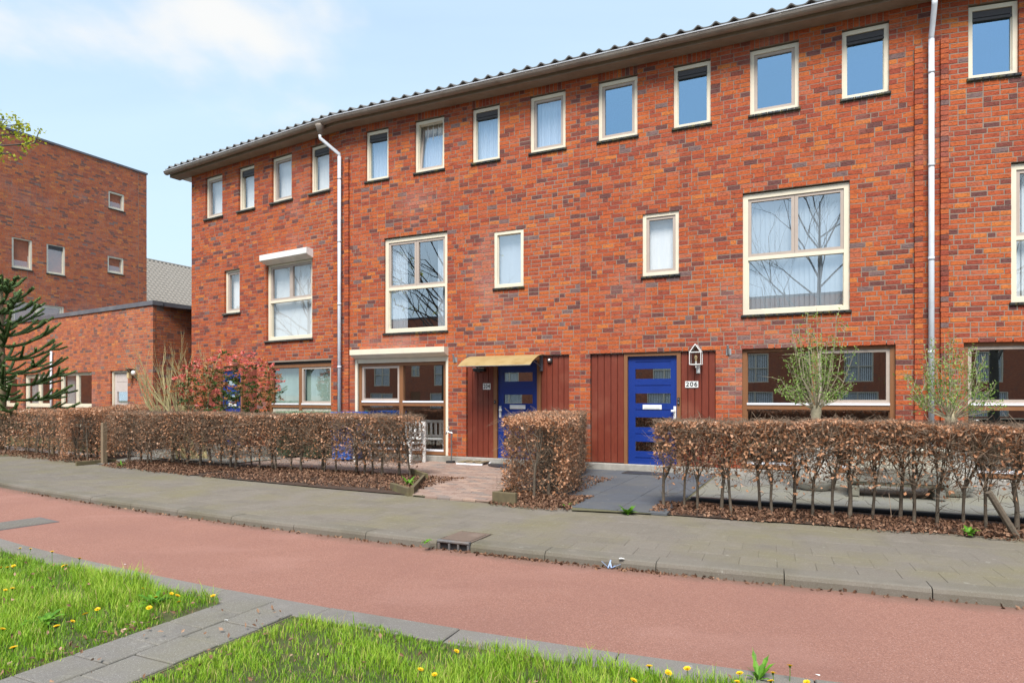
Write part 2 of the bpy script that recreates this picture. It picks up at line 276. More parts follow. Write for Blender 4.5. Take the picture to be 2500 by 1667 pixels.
class MB:
    def __init__(s): s.v = []; s.f = []; s.mi = []; s.r = []
    def face(s, pts, m=0, r=0.0):
        b = len(s.v); s.v += [tuple(p) for p in pts]; s.f.append(tuple(range(b, b + len(pts)))); s.mi.append(m); s.r.append(r)
    def box(s, x0, x1, y0, y1, z0, z1, m=0, r=0.0, skip='', M=None):
        p = [(x0, y0, z0), (x1, y0, z0), (x1, y1, z0), (x0, y1, z0), (x0, y0, z1), (x1, y0, z1), (x1, y1, z1), (x0, y1, z1)]
        if M is not None: p = [tuple(M @ Vector(q)) for q in p]
        b = len(s.v); s.v += p
        for k, q in (('f', (0, 1, 5, 4)), ('r', (1, 2, 6, 5)), ('b', (2, 3, 7, 6)), ('l', (3, 0, 4, 7)), ('t', (4, 5, 6, 7)), ('d', (3, 2, 1, 0))):
            if k in skip: continue
            s.f.append(tuple(b + i for i in q)); s.mi.append(m); s.r.append(r)
        return s
    def bbox(s, x0, x1, y0, y1, z0, z1, e=0.006, m=0, r=0.0):   # box with chamfered front edges (front is -y)
        b = len(s.v)
        s.v += [(x0 + e, y0, z0 + e), (x1 - e, y0, z0 + e), (x1 - e, y0, z1 - e), (x0 + e, y0, z1 - e), (x0, y0 + e, z0), (x1, y0 + e, z0), (x1, y0 + e, z1), (x0, y0 + e, z1), (x0, y1, z0), (x1, y1, z0), (x1, y1, z1), (x0, y1, z1)]
        for q in ((0, 1, 2, 3), (4, 5, 1, 0), (5, 6, 2, 1), (6, 7, 3, 2), (7, 4, 0, 3), (8, 9, 5, 4), (9, 10, 6, 5), (10, 11, 7, 6), (11, 8, 4, 7), (9, 8, 11, 10)):
            s.f.append(tuple(b + i for i in q)); s.mi.append(m); s.r.append(r)
        return s
    def tube(s, pts, rad, n=6, m=0, r=0.0, cap=True):
        pts = [Vector(p) for p in pts]; k = len(pts)
        if not hasattr(rad, '__len__'): rad = [rad] * k
        b = len(s.v); a = None
        for i in range(k):
            t = (pts[min(i + 1, k - 1)] - pts[max(i - 1, 0)]);
            if t.length < 1e-9: t = Vector((0, 0, 1))
            t.normalize()
            if a is None: a = t.orthogonal().normalized()
            else:
                a = a - t * a.dot(t); a = a.normalized() if a.length > 1e-6 else t.orthogonal().normalized()
            c = t.cross(a)
            for j in range(n):
                w = 2 * math.pi * j / n; q = pts[i] + (a * math.cos(w) + c * math.sin(w)) * rad[i]; s.v.append(tuple(q))
        for i in range(k - 1):
            for j in range(n):
                j2 = (j + 1) % n; s.f.append((b + i * n + j, b + i * n + j2, b + (i + 1) * n + j2, b + (i + 1) * n + j)); s.mi.append(m); s.r.append(r)
        if cap:
            s.f.append(tuple(b + j for j in range(n))[::-1]); s.mi.append(m); s.r.append(r)
            s.f.append(tuple(b + (k - 1) * n + j for j in range(n))); s.mi.append(m); s.r.append(r)
        return s
    def lathe(s, prof, n=20, m=0, c=(0, 0, 0)):
        b = len(s.v); k = len(prof)
        for rr, z in prof:
            for j in range(n):
                w = 2 * math.pi * j / n; s.v.append((c[0] + rr * math.cos(w), c[1] + rr * math.sin(w), c[2] + z))
        for i in range(k - 1):
            for j in range(n):
                j2 = (j + 1) % n; s.f.append((b + i * n + j, b + i * n + j2, b + (i + 1) * n + j2, b + (i + 1) * n + j)); s.mi.append(m); s.r.append(0)
        return s
    def mesh(s, name, mats, smooth=False):
        me = bpy.data.meshes.new(name); me.from_pydata(s.v, [], s.f); mats = mats if isinstance(mats, (list, tuple)) else [mats]
        for m in mats: me.materials.append(m)
        if len(mats) > 1: me.polygons.foreach_set('material_index', s.mi)
        set_attr(me, s.r)
        me.polygons.foreach_set('use_smooth', [bool(smooth)] * len(s.f))
        me.update(); return me
    def build(s, name, mats, parent=None, smooth=False, **props): return link(name, s.mesh(name, mats, smooth), parent, **props)

# ------------------------------------------------------------------ facade planes (the row bends at each pair of houses)
TH = dict(A=math.radians(31.955), B=math.radians(24.866), C=math.radians(16.575))
ORG = dict(A=(-3.8418, 14.9472), B=(-3.8418, 14.9472), C=(6.6800, 10.0707))
def P(seg, s, o, z=0.0):     # metres along the facade, metres out from it, height
    t = TH[seg]; return Vector((ORG[seg][0] + s * math.cos(t) - o * math.sin(t), ORG[seg][1] - s * math.sin(t) - o * math.cos(t), z))
def px_of(p):
    if p[1] < 0.1: return None
    return 1250 + 1580 * p[0] / p[1], 971 - 1580 * (p[2] - 1.345) / p[1]
CAMP = Vector((0, 0, 1.345))

# ---------------------------------------------------------------- bricks
BH, BZ, BL = 0.080, 0.030, 0.222
def course_bricks(x0, x1, z0, z1, openings, rng, y=0.0, dep=0.07, soldiers=()):
    out = []
    k0 = int(math.floor((z0 - BZ) / BH)); k1 = int(math.ceil((z1 - BZ) / BH))
    for k in range(k0, k1):
        a, b = BZ + k * BH + 0.006, BZ + (k + 1) * BH - 0.006
        a2, b2 = max(a, z0), min(b, z1)
        if b2 - a2 < 0.02: continue
        zc = (a + b) / 2; iv = [(x0, x1)]
        for (o0, o1, oz0, oz1) in openings:
            if oz0 < zc < oz1:
                nv = []
                for p, q in iv:
                    if o1 <= p or o0 >= q: nv.append((p, q)); continue
                    if o0 > p + 0.01: nv.append((p, o0))
                    if o1 < q - 0.01: nv.append((o1, q))
                iv = nv
        for p, q in iv:
            x = p; first = True; j = 0.006
            seq = (k % 2)
            while x < q - 0.012:
                if first: L = (BL, BL / 2, BL * 0.75)[int(rng.integers(0, 3))] if q - p > 0.5 else (BL if k % 2 else BL / 2)
                else: L = BL / 2 if rng.random() < 0.24 else BL
                first = False
                e = min(x + L, q)
                if q - e < 0.06: e = q
                if e - x > 0.03:
                    dx = rng.uniform(-0.002, 0.002); dy = rng.uniform(-0.002, 0.002); dz = rng.uniform(-0.0015, 0.0015)
                    out.append((x + (j if x > p + 1e-6 else 0) + dx, e - (j if e < q - 1e-6 else 0) + dx, a2 + dz, b2 + dz, y + dy, y + dep, rng.random()))
                x = e
    for (o0, o1, sz0, sz1) in soldiers:
        n = max(1, round((o1 - o0) / 0.08)); w = (o1 - o0) / n
        for i in range(n): out.append((o0 + i * w + 0.006, o0 + (i + 1) * w - 0.006, sz0 + 0.004, sz1, y + rng.uniform(-0.003, 0.003), y + dep, rng.random() * 0.9 + 0.05))
    return out
BF = np.array([(0, 1, 5, 4), (1, 2, 6, 5), (3, 0, 4, 7), (4, 5, 6, 7), (3, 2, 1, 0)])
def bricks_mesh(name, B, mat, rng, e=0.0):
    B = np.asarray(B, dtype=np.float64); n = len(B); V = np.zeros((n, 8, 3)); jit = rng.uniform(-0.0025, 0.0025, (n, 8, 2))
    x0, x1, z0, z1, y0, y1 = B[:, :6].T
    for i, (xx, yy, zz) in enumerate(((x0, y0, z0), (x1, y0, z0), (x1, y1, z0), (x0, y1, z0), (x0, y0, z1), (x1, y0, z1), (x1, y1, z1), (x0, y1, z1))):
        V[:, i, 0] = xx + jit[:, i, 0] * (1 if i in (0, 1, 4, 5) else 0); V[:, i, 1] = yy; V[:, i, 2] = zz + jit[:, i, 1] * (1 if i in (0, 1, 4, 5) else 0)
    F = (np.arange(n)[:, None, None] * 8 + BF[None]).reshape(-1, 4)
    return np_mesh(name, V.reshape(-1, 3), F, mat, np.repeat(B[:, 6], 5))
_unit_bricks = {}
def unit_brick(w, h, d, q, mat):
    key = (round(w, 2), round(h, 2), round(d, 2), q, mat.name)
    if key not in _unit_bricks:
        b = MB(); b.bbox(-key[0] / 2 + 0.0, key[0] / 2, 0, key[2], -h / 2, h / 2, 0.004, r=(q + 0.5) / 40); _unit_bricks[key] = b.mesh('brick', mat)
    return _unit_bricks[key]
def lay_bricks(wall, Mw, B, mat, rng, cap=300, show=True):
    """the 300 that show largest become parts of the wall, the rest one part"""
    B = list(B); pick = []
    if show:
        sc = []
        for i, b in enumerate(B):
            p = Mw @ Vector(((b[0] + b[1]) / 2, b[4], (b[2] + b[3]) / 2)); q = px_of(p)
            if q and 15 < q[0] < 2485 and 15 < q[1] < 985 and b[1] - b[0] > 0.09 and b[4] > -0.02:
                sc.append(((p - CAMP).length / (b[1] - b[0]) ** 0.5, i))
        sc.sort(); pick = [i for _, i in sc[:cap]]
    ps = set(pick)
    for i in pick:
        b = B[i]; o = link('brick', unit_brick(b[1] - b[0], b[3] - b[2], b[5] - b[4], int(b[6] * 40), mat), wall)
        o.location = ((b[0] + b[1]) / 2, b[4], (b[2] + b[3]) / 2)
    rest = [b for i, b in enumerate(B) if i not in ps]
    if rest: link('bricks', bricks_mesh('bricks', rest, mat, rng), wall, kind='stuff')
def wall_sheet(x0, x1, z0, z1, ops, y=0.0035, dep=0.13, ends=0.0):
    mb = MB(); xs = sorted({x0, x1, *[min(max(v, x0), x1) for o in ops for v in (o[0], o[1])]}); zs = sorted({z0, z1, *[min(max(v, z0), z1) for o in ops for v in (o[2], o[3])]})
    for i in range(len(xs) - 1):
        for j in range(len(zs) - 1):
            xc, zc = (xs[i] + xs[i + 1]) / 2, (zs[j] + zs[j + 1]) / 2
            if any(o[0] < xc < o[1] and o[2] < zc < o[3] for o in ops): continue
            mb.face([(xs[i], y, zs[j]), (xs[i + 1], y, zs[j]), (xs[i + 1], y, zs[j + 1]), (xs[i], y, zs[j + 1])])
    for a, b, c, d in ops:
        e = 0.003; a, b, c, d = a - e, b + e, c - e, d + e
        mb.face([(a, y, c), (a, dep, c), (a, dep, d), (a, y, d)]); mb.face([(b, y, d), (b, dep, d), (b, dep, c), (b, y, c)])
        mb.face([(a, y, d), (a, dep, d), (b, dep, d), (b, y, d)]); mb.face([(b, y, c), (b, dep, c), (a, dep, c), (a, y, c)])
    if ends:
        for xe in (x0, x1): mb.face([(xe, y, z0), (xe, ends, z0), (xe, ends, z1), (xe, y, z1)])
    return mb

# ---------------------------------------------------------------- windows and doors
def bars(mb, x0, x1, z0, z1, w, y0, y1, m=0, wb=None):
    wb = wb or w
    mb.box(x0, x0 + w, y0, y1, z0, z1, m); mb.box(x1 - w, x1, y0, y1, z0, z1, m)
    mb.box(x0 + w, x1 - w, y0, y1, z1 - w, z1, m); mb.box(x0 + w, x1 - w, y0, y1, z0, z0 + wb, m)
_slat_mesh = {}
def slat_mesh(h, mat):
    k = (round(h, 2), mat.name)
    if k not in _slat_mesh:
        b = MB(); b.box(-0.042, 0.042, 0, 0.002, -h / 2, h / 2); _slat_mesh[k] = b.mesh('slat', mat)
    return _slat_mesh[k]
def window(house, x0, x1, z0, z1, cells, fm='cream', set_=0.05, fw=0.066, glass='glass', fill=None, sill='tile', vent=False, mull=(), trans=(), sashm='taupe', vmull=None, depth=0.9, aluline=(), room='room'):
    fb = MB(); bars(fb, x0, x1, z0, z1, fw, set_, set_ + 0.10)
    # inner rebate step
    bars(fb, x0 + fw, x1 - fw, z0 + fw, z1 - fw, 0.014, set_ + 0.03, set_ + 0.098)
    for (mx, a, b, w) in mull: fb.box(mx - w / 2, mx + w / 2, set_ + 0.008, set_ + 0.096, a, b)
    for (mz, a, b, w) in trans: fb.box(a, b, set_ + 0.006, set_ + 0.094, mz - w / 2, mz + w / 2)
    win = fb.build('window', MT[fm], house)
    for (a, b, c, d, kind, *rest) in cells:
        gk = rest[0] if rest else glass
        if kind == 'sash':
            sb = MB(); bars(sb, a, b, c, d, 0.052, set_ + 0.018, set_ + 0.082); sb.build('sash', MT[sashm], win)
            g = (a + 0.052, b - 0.052, c + 0.052, d - 0.052); gy = set_ + 0.05
        elif kind == 'tilt':      # sash tipped inwards at the top
            sb = MB(); bars(sb, a, b, 0, d - c, 0.055, 0, 0.06); o = sb.build('sash', MT[sashm], win); o.location = (0, set_ + 0.035, c); o.rotation_euler = (-0.13, 0, 0)
            gb = MB(); gb.face([(a + .055, 0.03, 0.055), (b - .055, 0.03, 0.055), (b - .055, 0.03, d - c - .055), (a + .055, 0.03, d - c - .055)]); p = gb.build('pane', MT[gk], win); p.location = (0, set_ + 0.035, c); p.rotation_euler = (-0.13, 0, 0)
            continue
        elif kind == 'panel':
            pb = MB(); pb.box(a, b, set_ + 0.03, set_ + 0.06, c, d); pb.build('infill_panel', MT[gk], win); continue
        else: g = (a, b, c, d); gy = set_ + 0.055
        gb = MB(); gb.face([(g[0], gy, g[2]), (g[1], gy, g[2]), (g[1], gy, g[3]), (g[0], gy, g[3])]); gb.build('pane', MT[gk], win)
    if vent:
        vb = MB(); h = 0.15; a, b, t = x0 + fw + 0.004, x1 - fw - 0.004, z1 - fw - 0.004
        vb.box(a, b, set_ + 0.02, set_ + 0.094, t - h * 0.62, t); vb.box(a, b, set_ + 0.035, set_ + 0.094, t - h * 0.72, t - h * 0.62); vb.box(a, b, set_ + 0.012, set_ + 0.094, t - h, t - h * 0.72)
        vb.build('vent_grille', MT['grille'], win)
    for (a, b, z, h) in aluline:
        ab = MB(); ab.box(a, b, set_ - 0.008, set_ + 0.05, z, z + h); ab.build('weather_bar', MT['alu'], win)
    if sill == 'tile':
        sb = MB(); n = max(2, round((x1 - x0 + 0.06) / 0.108)); w = (x1 - x0 + 0.06) / n
        for i in range(n):
            a = x0 - 0.03 + i * w; sb.bbox(a + 0.003, a + w - 0.003, -0.038, set_ + 0.012, z0 - 0.052, z0 - 0.003, 0.012)
        sb.build('sill', MT['sill'], win)
    elif sill == 'stone':
        sb = MB(); sb.bbox(x0 - 0.05, x1 + 0.05, -0.05, set_ + 0.012, z0 - 0.05, z0 - 0.004, 0.01); sb.build('sill', MT['sillstone'], win)
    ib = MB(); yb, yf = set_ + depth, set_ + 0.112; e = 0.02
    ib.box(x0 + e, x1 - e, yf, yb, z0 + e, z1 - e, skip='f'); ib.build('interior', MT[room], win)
    xi0, xi1, zi0, zi1 = x0 + 0.05, x1 - 0.05, z0 + 0.05, z1 - 0.05
    if fill in ('curtain', 'halfcurtain', 'sheet'):
        cb = MB(); n = 36; amp = 0.014 if fill != 'sheet' else 0.0
        spans = [(xi0, xi1)] if fill != 'halfcurtain' else [(xi0, xi0 + 0.28 * (xi1 - xi0)), (xi1 - 0.2 * (xi1 - xi0), xi1)]
        for (a, b) in spans:
            for i in range(n):
                u, v = a + (b - a) * i / n, a + (b - a) * (i + 1) / n
                f = lambda q: set_ + 0.17 + amp * math.sin(q * 95) + amp * 0.7 * math.sin(q * 41 + x0 * 7)
                cb.face([(u, f(u), zi0), (v, f(v), zi0), (v, f(v), zi1 - (0.11 if vent else 0)), (u, f(u), zi1 - (0.11 if vent else 0))])
        cb.build('curtain', MT['curtain'], win)
    elif fill in ('slats', 'greenslats'):
        m = MT['slat'] if fill == 'slats' else MT['slatgreen']; n = int((xi1 - xi0) / 0.078); h = zi1 - zi0
        for i in range(n):
            o = link('slat', slat_mesh(h, m), win); o.location = (xi0 + (i + 0.5) * (xi1 - xi0) / n, set_ + 0.17, (zi0 + zi1) / 2)
            o.rotation_euler = (0, 0, math.radians(18 + random.uniform(-6, 6) if fill == 'slats' else 52 + random.uniform(-8, 8)))
    return win
def door(house, x0, x1, z0, z1, handle='right', y=0.095, mat='blue', lites=4, slot=True, glass='glassdark'):
    W_, H_ = x1 - x0, z1 - z0; X = lambda f: x0 + f * W_; Z = lambda f: z1 - f * H_
    lz = [(0.116, 0.206), (0.340, 0.430), (0.559, 0.650), (0.782, 0.870)] if lites == 4 else [(0.29, 0.46), (0.73, 0.90)]
    xa, xb = X(0.143), X(0.870); b = MB()
    b.box(x0, xa, y, y + 0.05, z0, z1); b.box(xb, x1, y, y + 0.05, z0, z1)
    cuts = [0.0] + [v for p in lz for v in p] + [1.0]
    for i in range(0, len(cuts), 2):
        t, bt = Z(cuts[i]), Z(cuts[i + 1]); gz = (t + bt) / 2 + 0.01
        b.box(xa, xb, y + 0.003, y + 0.05, gz + 0.008, t); b.box(xa, xb, y + 0.003, y + 0.05, bt, gz - 0.008); b.box(xa, xb, y + 0.013, y + 0.05, gz - 0.008, gz + 0.008)
        if i: 
            for f in (0.22, 0.78): b.box(X(f) - 0.02, X(f) + 0.02, y - 0.001, y + 0.004, t - 0.04, t - 0.033)
    b.box(x0 + 0.005, x1 - 0.005, y - 0.022, y + 0.0, z0 + 0.01, z0 + 0.075)
    d = b.build('door', MT[mat], house)
    for (t, bt) in lz:
        g = MB(); g.box(xa, xb, y + 0.028, y + 0.032, Z(bt), Z(t)); g.build('pane', MT[glass], d)
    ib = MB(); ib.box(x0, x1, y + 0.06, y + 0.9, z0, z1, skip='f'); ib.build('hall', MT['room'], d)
    if slot:
        s = MB(); zc = Z(0.465); s.bbox(X(0.30), X(0.69), y - 0.010, y + 0.004, zc - 0.042, zc + 0.042, 0.004); s.bbox(X(0.335), X(0.655), y - 0.016, y - 0.009, zc - 0.024, zc + 0.024, 0.003); s.build('letter_slot', MT['white'], d)
    if handle:
        hx = X(0.955) if handle == 'right' else X(0.05); zc = Z(0.515); sg = -1 if handle == 'right' else 1
        h = MB(); h.bbox(hx - 0.024, hx + 0.024, y - 0.010, y + 0.002, zc - 0.12, zc + 0.12, 0.003); h.tube([(hx, y - 0.01, zc + 0.035), (hx, y - 0.05, zc + 0.035)], 0.011, 8)
        h.bbox(hx - 0.03 + sg * 0.03, hx + 0.03 + sg * 0.03, y - 0.07, y - 0.045, zc + 0.015, zc + 0.055, 0.008); h.box(hx - 0.004, hx + 0.004, y - 0.012, y - 0.0095, zc - 0.07, zc - 0.045, 1)
        h.build('handle', [MT['white'], MT['black']], d)
    return d
def board_panel(house, x0, x1, z0, z1, n, y=0.055):
    """tongue-and-groove boards: every board a part"""
    w = (x1 - x0) / n
    for i in range(n):
        b = MB(); b.bbox(0.002, w - 0.004, y + random.uniform(-.0015, .0015), y + 0.03, z0, z1, 0.009); o = b.build('cladding_board', MT['boards'], house); o.location = (x0 + i * w, 0, 0)
    bk = MB(); bk.box(x0, x1, y + 0.024, y + 0.04, z0, z1); bk.build('cladding_backing', MT['black'], house)

# ================================================================ houses
TOPW = dict(fm='cream', fw=0.066)
def top_window(h, x0, x1, kind, fill, glass, set_=0.05, sill='tile'):
    z0, z1 = 6.25, 7.37; f = 0.066
    if kind == 'vent': cells = [(x0 + f, x1 - f, z0 + f, z1 - f - 0.15, 'fix')]
    elif kind == 'tilt': cells = [(x0 + f, x1 - f, z0 + f, z1 - f, 'tilt')]
    else: cells = [(x0 + f, x1 - f, z0 + f, z1 - f, 'sash')]
    return window(h, x0, x1, z0, z1, cells, glass=glass, fill=fill, vent=(kind == 'vent'), set_=set_, sill=sill)
def big_window(h, x0, x1, fill, glass, top=4.89, set_=0.05, sill='tile', room='room'):
    z0 = 2.79; f = 0.085; tz = 3.77; mx = (x0 + x1) / 2
    cells = [(x0 + f, mx - 0.002, tz + 0.03, top - f, 'sash'), (mx + 0.002, x1 - f, tz + 0.03, top - f, 'sash'), (x0 + f, x1 - f, z0 + f, tz - 0.03, 'fix')]
    return window(h, x0, x1, z0, top, cells, fw=f, glass=glass, fill=fill, trans=[(tz, x0 + f, x1 - f, 0.06)], set_=set_, sill=sill, depth=1.4, room=room)
def small_window(h, x0, x1, kind, fill, glass, set_=0.04, sill='tile'):
    z0, z1 = 3.60, 4.755; f = 0.066
    return window(h, x0, x1, z0, z1, [(x0 + f, x1 - f, z0 + f, z1 - f, kind)], glass=glass, fill=fill, set_=set_, sill=sill)
def gf_window(h, x0, x1, z0, z1, sashcell, glass, tz=1.19, set_=0.06, fill=None, lower='fix', room='room', brown='brown'):
    f = 0.075; mx = (x0 + x1) / 2 - 0.01; w = 0.10
    cells = []
    for i, (a, b) in enumerate(((x0 + f, mx - w / 2), (mx + w / 2, x1 - f))):
        cells.append((a, b, tz + 0.075, z1 - f, 'sash' if i == sashcell else 'fix'))
        cells.append((a, b, z0 + f, tz - 0.038, lower, 'beige') if lower == 'panel' else (a, b, z0 + f, tz - 0.038, 'fix'))
    return window(h, x0, x1, z0, z1, cells, fm=brown, fw=f, glass=glass, fill=fill, mull=[(mx, z0 + f, z1 - f, w)], trans=[(tz, x0 + f, mx - w / 2, 0.076), (tz, mx + w / 2, x1 - f, 0.076)],
                  set_=set_, sill=None, depth=2.2, aluline=[(x0 + f, mx - w / 2, tz + 0.038, 0.036), (mx + w / 2, x1 - f, tz + 0.038, 0.036)] + ([(x0 + f, x1 - f, z0 + f, 0.035)] if lower != 'panel' else []), room=room)

def eaves(house, x0, x1, joints, endcap=None, pipe=None, ntile=None):
    """half-round gutter, fascia, soffit and the lowest rows of the pantiled roof"""
    r, yc, zc = 0.085, -0.375, 7.665
    n = 10; sec = [(yc + r * math.cos(math.pi + math.pi * i / n), zc + r * math.sin(math.pi + math.pi * i / n)) for i in range(n + 1)]
    sec2 = [(yc + (r - 0.006) * math.cos(math.pi + math.pi * i / n), zc + (r - 0.006) * math.sin(math.pi + math.pi * i / n)) for i in range(n + 1)][::-1]
    loop = sec + sec2; g = MB()
    (xa, xb) = (x0, x1)
    mit = lambda x, y: x + (math.tan(joints[0]) * (-y) if x == x0 else math.tan(joints[1]) * (-y))
    L = len(loop); b = len(g.v)
    for x in (xa, xb): g.v += [(mit(x, y), y, z) for y, z in loop]
    for i in range(L):
        j = (i + 1) % L; g.f.append((b + i, b + L + i, b + L + j, b + j)); g.mi.append(0); g.r.append(0)
    if endcap is not None:
        g.f.append(tuple(b + (0 if endcap == 0 else L) + i for i in range(n + 1))); g.mi.append(0); g.r.append(0)
    # bead on the lip
    g.tube([(mit(xa, yc - r), yc - r - 0.004, zc + 0.004), (mit(xb, yc - r), yc - r - 0.004, zc + 0.004)], 0.011, 6, 1)
    gut = g.build('gutter', [MT['zinc'], MT['pvc']], house, smooth=False)
    k = int((x1 - x0) / 0.62)
    for i in range(k):
        x = x0 + (i + 0.5) * (x1 - x0) / k; bb = MB(); s2 = [(x, yc + (r + 0.005) * math.cos(math.pi + math.pi * q / 8), zc + (r + 0.005) * math.sin(math.pi + math.pi * q / 8)) for q in range(9)]
        for q in range(8):
            a, c = s2[q], s2[q + 1]; bb.face([(x - 0.012, a[1], a[2]), (x + 0.012, a[1], a[2]), (x + 0.012, c[1], c[2]), (x - 0.012, c[1], c[2])])
        bb.build('gutter_bracket', MT['zinc'], gut)
    f = MB(); y1 = -0.275
    f.v += [(mit(x, y), y, z) for x in (xa, xb) for (y, z) in ((0.02, 7.545), (y1, 7.545), (y1, 7.70), (0.02, 7.70))]
    for q in ((0, 4, 5, 1), (1, 5, 6, 2), (2, 6, 7, 3), (0, 1, 2, 3), (4, 7, 6, 5)): f.f.append(q); f.mi.append(0); f.r.append(0)
    f.build('fascia', MT['fascia'], house)
    # roof deck and pantiles
    pit = math.radians(19); rd = MB(); ex = 0.0
    y2 = 4.6; zz = lambda y: 7.71 + (y + 0.30) * math.tan(pit)
    rd.v += [(mit(x, y), y, zz(y)) for x in (xa, xb) for y in (-0.28, y2)]; rd.f.append((0, 2, 3, 1)); rd.mi.append(0); rd.r.append(0)
    rd.face([(xa, y2, zz(y2)), (xb, y2, zz(y2)), (xb, y2 + 4.6, 7.7), (xa, y2 + 4.6, 7.7)])
    roof = rd.build('roof', MT['rooftile'], house)
    if house.get('no_tiles'): return gut
    tm = pantile(); w = 0.297; m = int((x1 - x0) / w) + 1
    for row in range(3):
        for i in range(m):
            y = -0.40 + row * 0.34; x = x0 + (i + 0.5) * (x1 - x0) / m
            o = link('roof_tile', tm, roof); o.location = (x + math.tan(joints[0]) * (-y) * (1 - i / m) + math.tan(joints[1]) * (-y) * i / m, y, zz(y) + 0.048 + 0.004 * random.random()); o.rotation_euler = (pit - 0.05, 0, random.uniform(-.012, .012))
    return gut
_pt = []
def pantile():
    if _pt: return _pt[0]
    b = MB(); n = 12; w = 0.30; L = 0.40; th = 0.018
    prof = [(-w / 2 + w * i / n, 0.058 * math.exp(-((i / n - 0.70) / 0.19) ** 2) + 0.006 * math.exp(-((i / n) / 0.10) ** 2)) for i in range(n + 1)]
    for i in range(n):
        (xa, za), (xb, zb) = prof[i], prof[i + 1]
        b.face([(xa, 0, za + th), (xb, 0, zb + th), (xb, L, zb + th), (xa, L, za + th)]); b.face([(xa, 0, za - 0.004), (xb, 0, zb - 0.004), (xb, 0, zb + th), (xa, 0, za + th)])
        b.face([(xb, 0, zb - 0.004), (xa, 0, za - 0.004), (xa, L, za - 0.004), (xb, L, zb - 0.004)])
    _pt.append(b.mesh('roof_tile', MT['rooftile'])); return _pt[0]

def downpipe(house, x, y=-0.085, ztop=7.50, gut_y=-0.375, xtop=None, zb=0.02, top_z=6.95):
    xt = x if xtop is None else xtop; r = 0.041; b = MB()
    b.tube([(xt, gut_y, 7.37), (xt, gut_y, 7.30), (x, y, top_z + 0.03), (x, y, top_z - 0.08)], r * 0.97, 12)
    b.tube([(x, y, top_z - 0.02), (x, y, zb)], r, 12)
    for z in np.arange(top_z - 0.55, 0.5, -1.45): b.tube([(x, y, z), (x, y, z + 0.05)], r + 0.004, 12)
    b.build('downpipe', MT['pvc'], house, smooth=True)
    f = MB(); f.tube([(xt, gut_y, 7.60), (xt, gut_y, 7.56), (xt, gut_y, 7.38)], [0.11, 0.10, 0.047], 12); f.build('gutter_outlet', MT['zinc'], house, smooth=True)

RB = np.random.default_rng(3)
def make_house(name, label, seg, x0, x1, openings, mat='brick', ends=0.0, soldiers=(), pil=(), joint_line=None, zt=7.60):
    h = thing(name, label, 'house', P(seg, x0, 0, 0), -TH[seg])
    return h
def shift(ops, dx): return [(a - dx, b - dx, c, d) for a, b, c, d in ops]
def house_walls(h, seg, x0, x1, ops, soldiers, pils, mat='brick', ends=0.0, zt=7.60, cap=300):
    """wall sheet of mortar with recessed joints and every brick in front of it; local x runs from x0"""
    Mw = Matrix.Translation(P(seg, x0, 0, 0)) @ Matrix.Rotation(-TH[seg], 4, 'Z')
    o2 = shift(ops, x0); s2 = shift(soldiers, x0)
    wb = wall_sheet(0, x1 - x0, 0.10, zt, o2, ends=ends); wall = wb.build('wall', MT['mortar'], h)
    block = o2 + s2
    B = course_bricks(0.004, x1 - x0 - 0.004, 0.10, zt, block, RB, soldiers=s2)
    for (pa, pb, ptop) in pils:
        pa, pb = pa - x0, pb - x0
        pm = MB(); pm.box(pa + 0.008, pb - 0.008, -0.042, 0.02, 0.02, ptop - 0.008, skip='bd'); pm.build('pilaster', MT['mortar'], h)
        k = 0; z = BZ + BH
        while z < ptop - 0.04:
            B.append((pa + RB.uniform(-.002, .002), pb + RB.uniform(-.002, .002), z + 0.006, z + BH - 0.006, -0.05 + RB.uniform(-.003, .003), -0.004, RB.random())); z += BH
    lay_bricks(wall, Mw, B, MT[mat], RB, cap)
    pl = MB(); pl.bbox(0, x1 - x0, -0.012, 0.10, -0.06, 0.10, 0.01); 
    pl.build('plinth', MT['concrete'], h)
    return wall

TOPZ = (6.198, 7.39)
def top_ops(xs): return [(a, b, *TOPZ) for a, b in xs]
# ---- house with number 204 (left half of the middle pair)
XA, XJ, XB = 0.0, 5.690, 11.597
t204 = [(0.572, 1.195), (1.888, 2.635), (3.315, 3.955), (4.630, 5.390)]
h204 = make_house('terrace_house', 'red brick terrace house numbered 204 with cream roller shutter and canopy over its door', 'B', XA, XJ, None)
ops = top_ops(t204) + [(1.080, 2.712, 2.738, 4.91), (3.828, 4.490, 3.548, 4.765), (0.262, 2.735, 0.10, 2.25), (3.167, 5.464, 0.10, 2.212)]
house_walls(h204, 'B', XA, XJ, ops, [(a, b, 7.39, 7.60) for a, b in t204], [(0.0, 0.115, 6.87)])
top_window(h204, *t204[0], 'vent', 'curtain', 'glasscool'); top_window(h204, *t204[1], 'tilt', 'curtain', 'glasscool')
top_window(h204, *t204[2], 'vent', 'curtain', 'glasscool'); top_window(h204, *t204[3], 'sash', 'curtain', 'glasscool')
big_window(h204, 1.080, 2.712, 'halfcurtain', 'glassrefl'); small_window(h204, 3.828, 4.490, 'fix', 'sheet', 'glassrefl', 0.015)
gf_window(h204, 0.335, 2.66, 0.115, 2.14, 0, 'glassdark', tz=1.205)
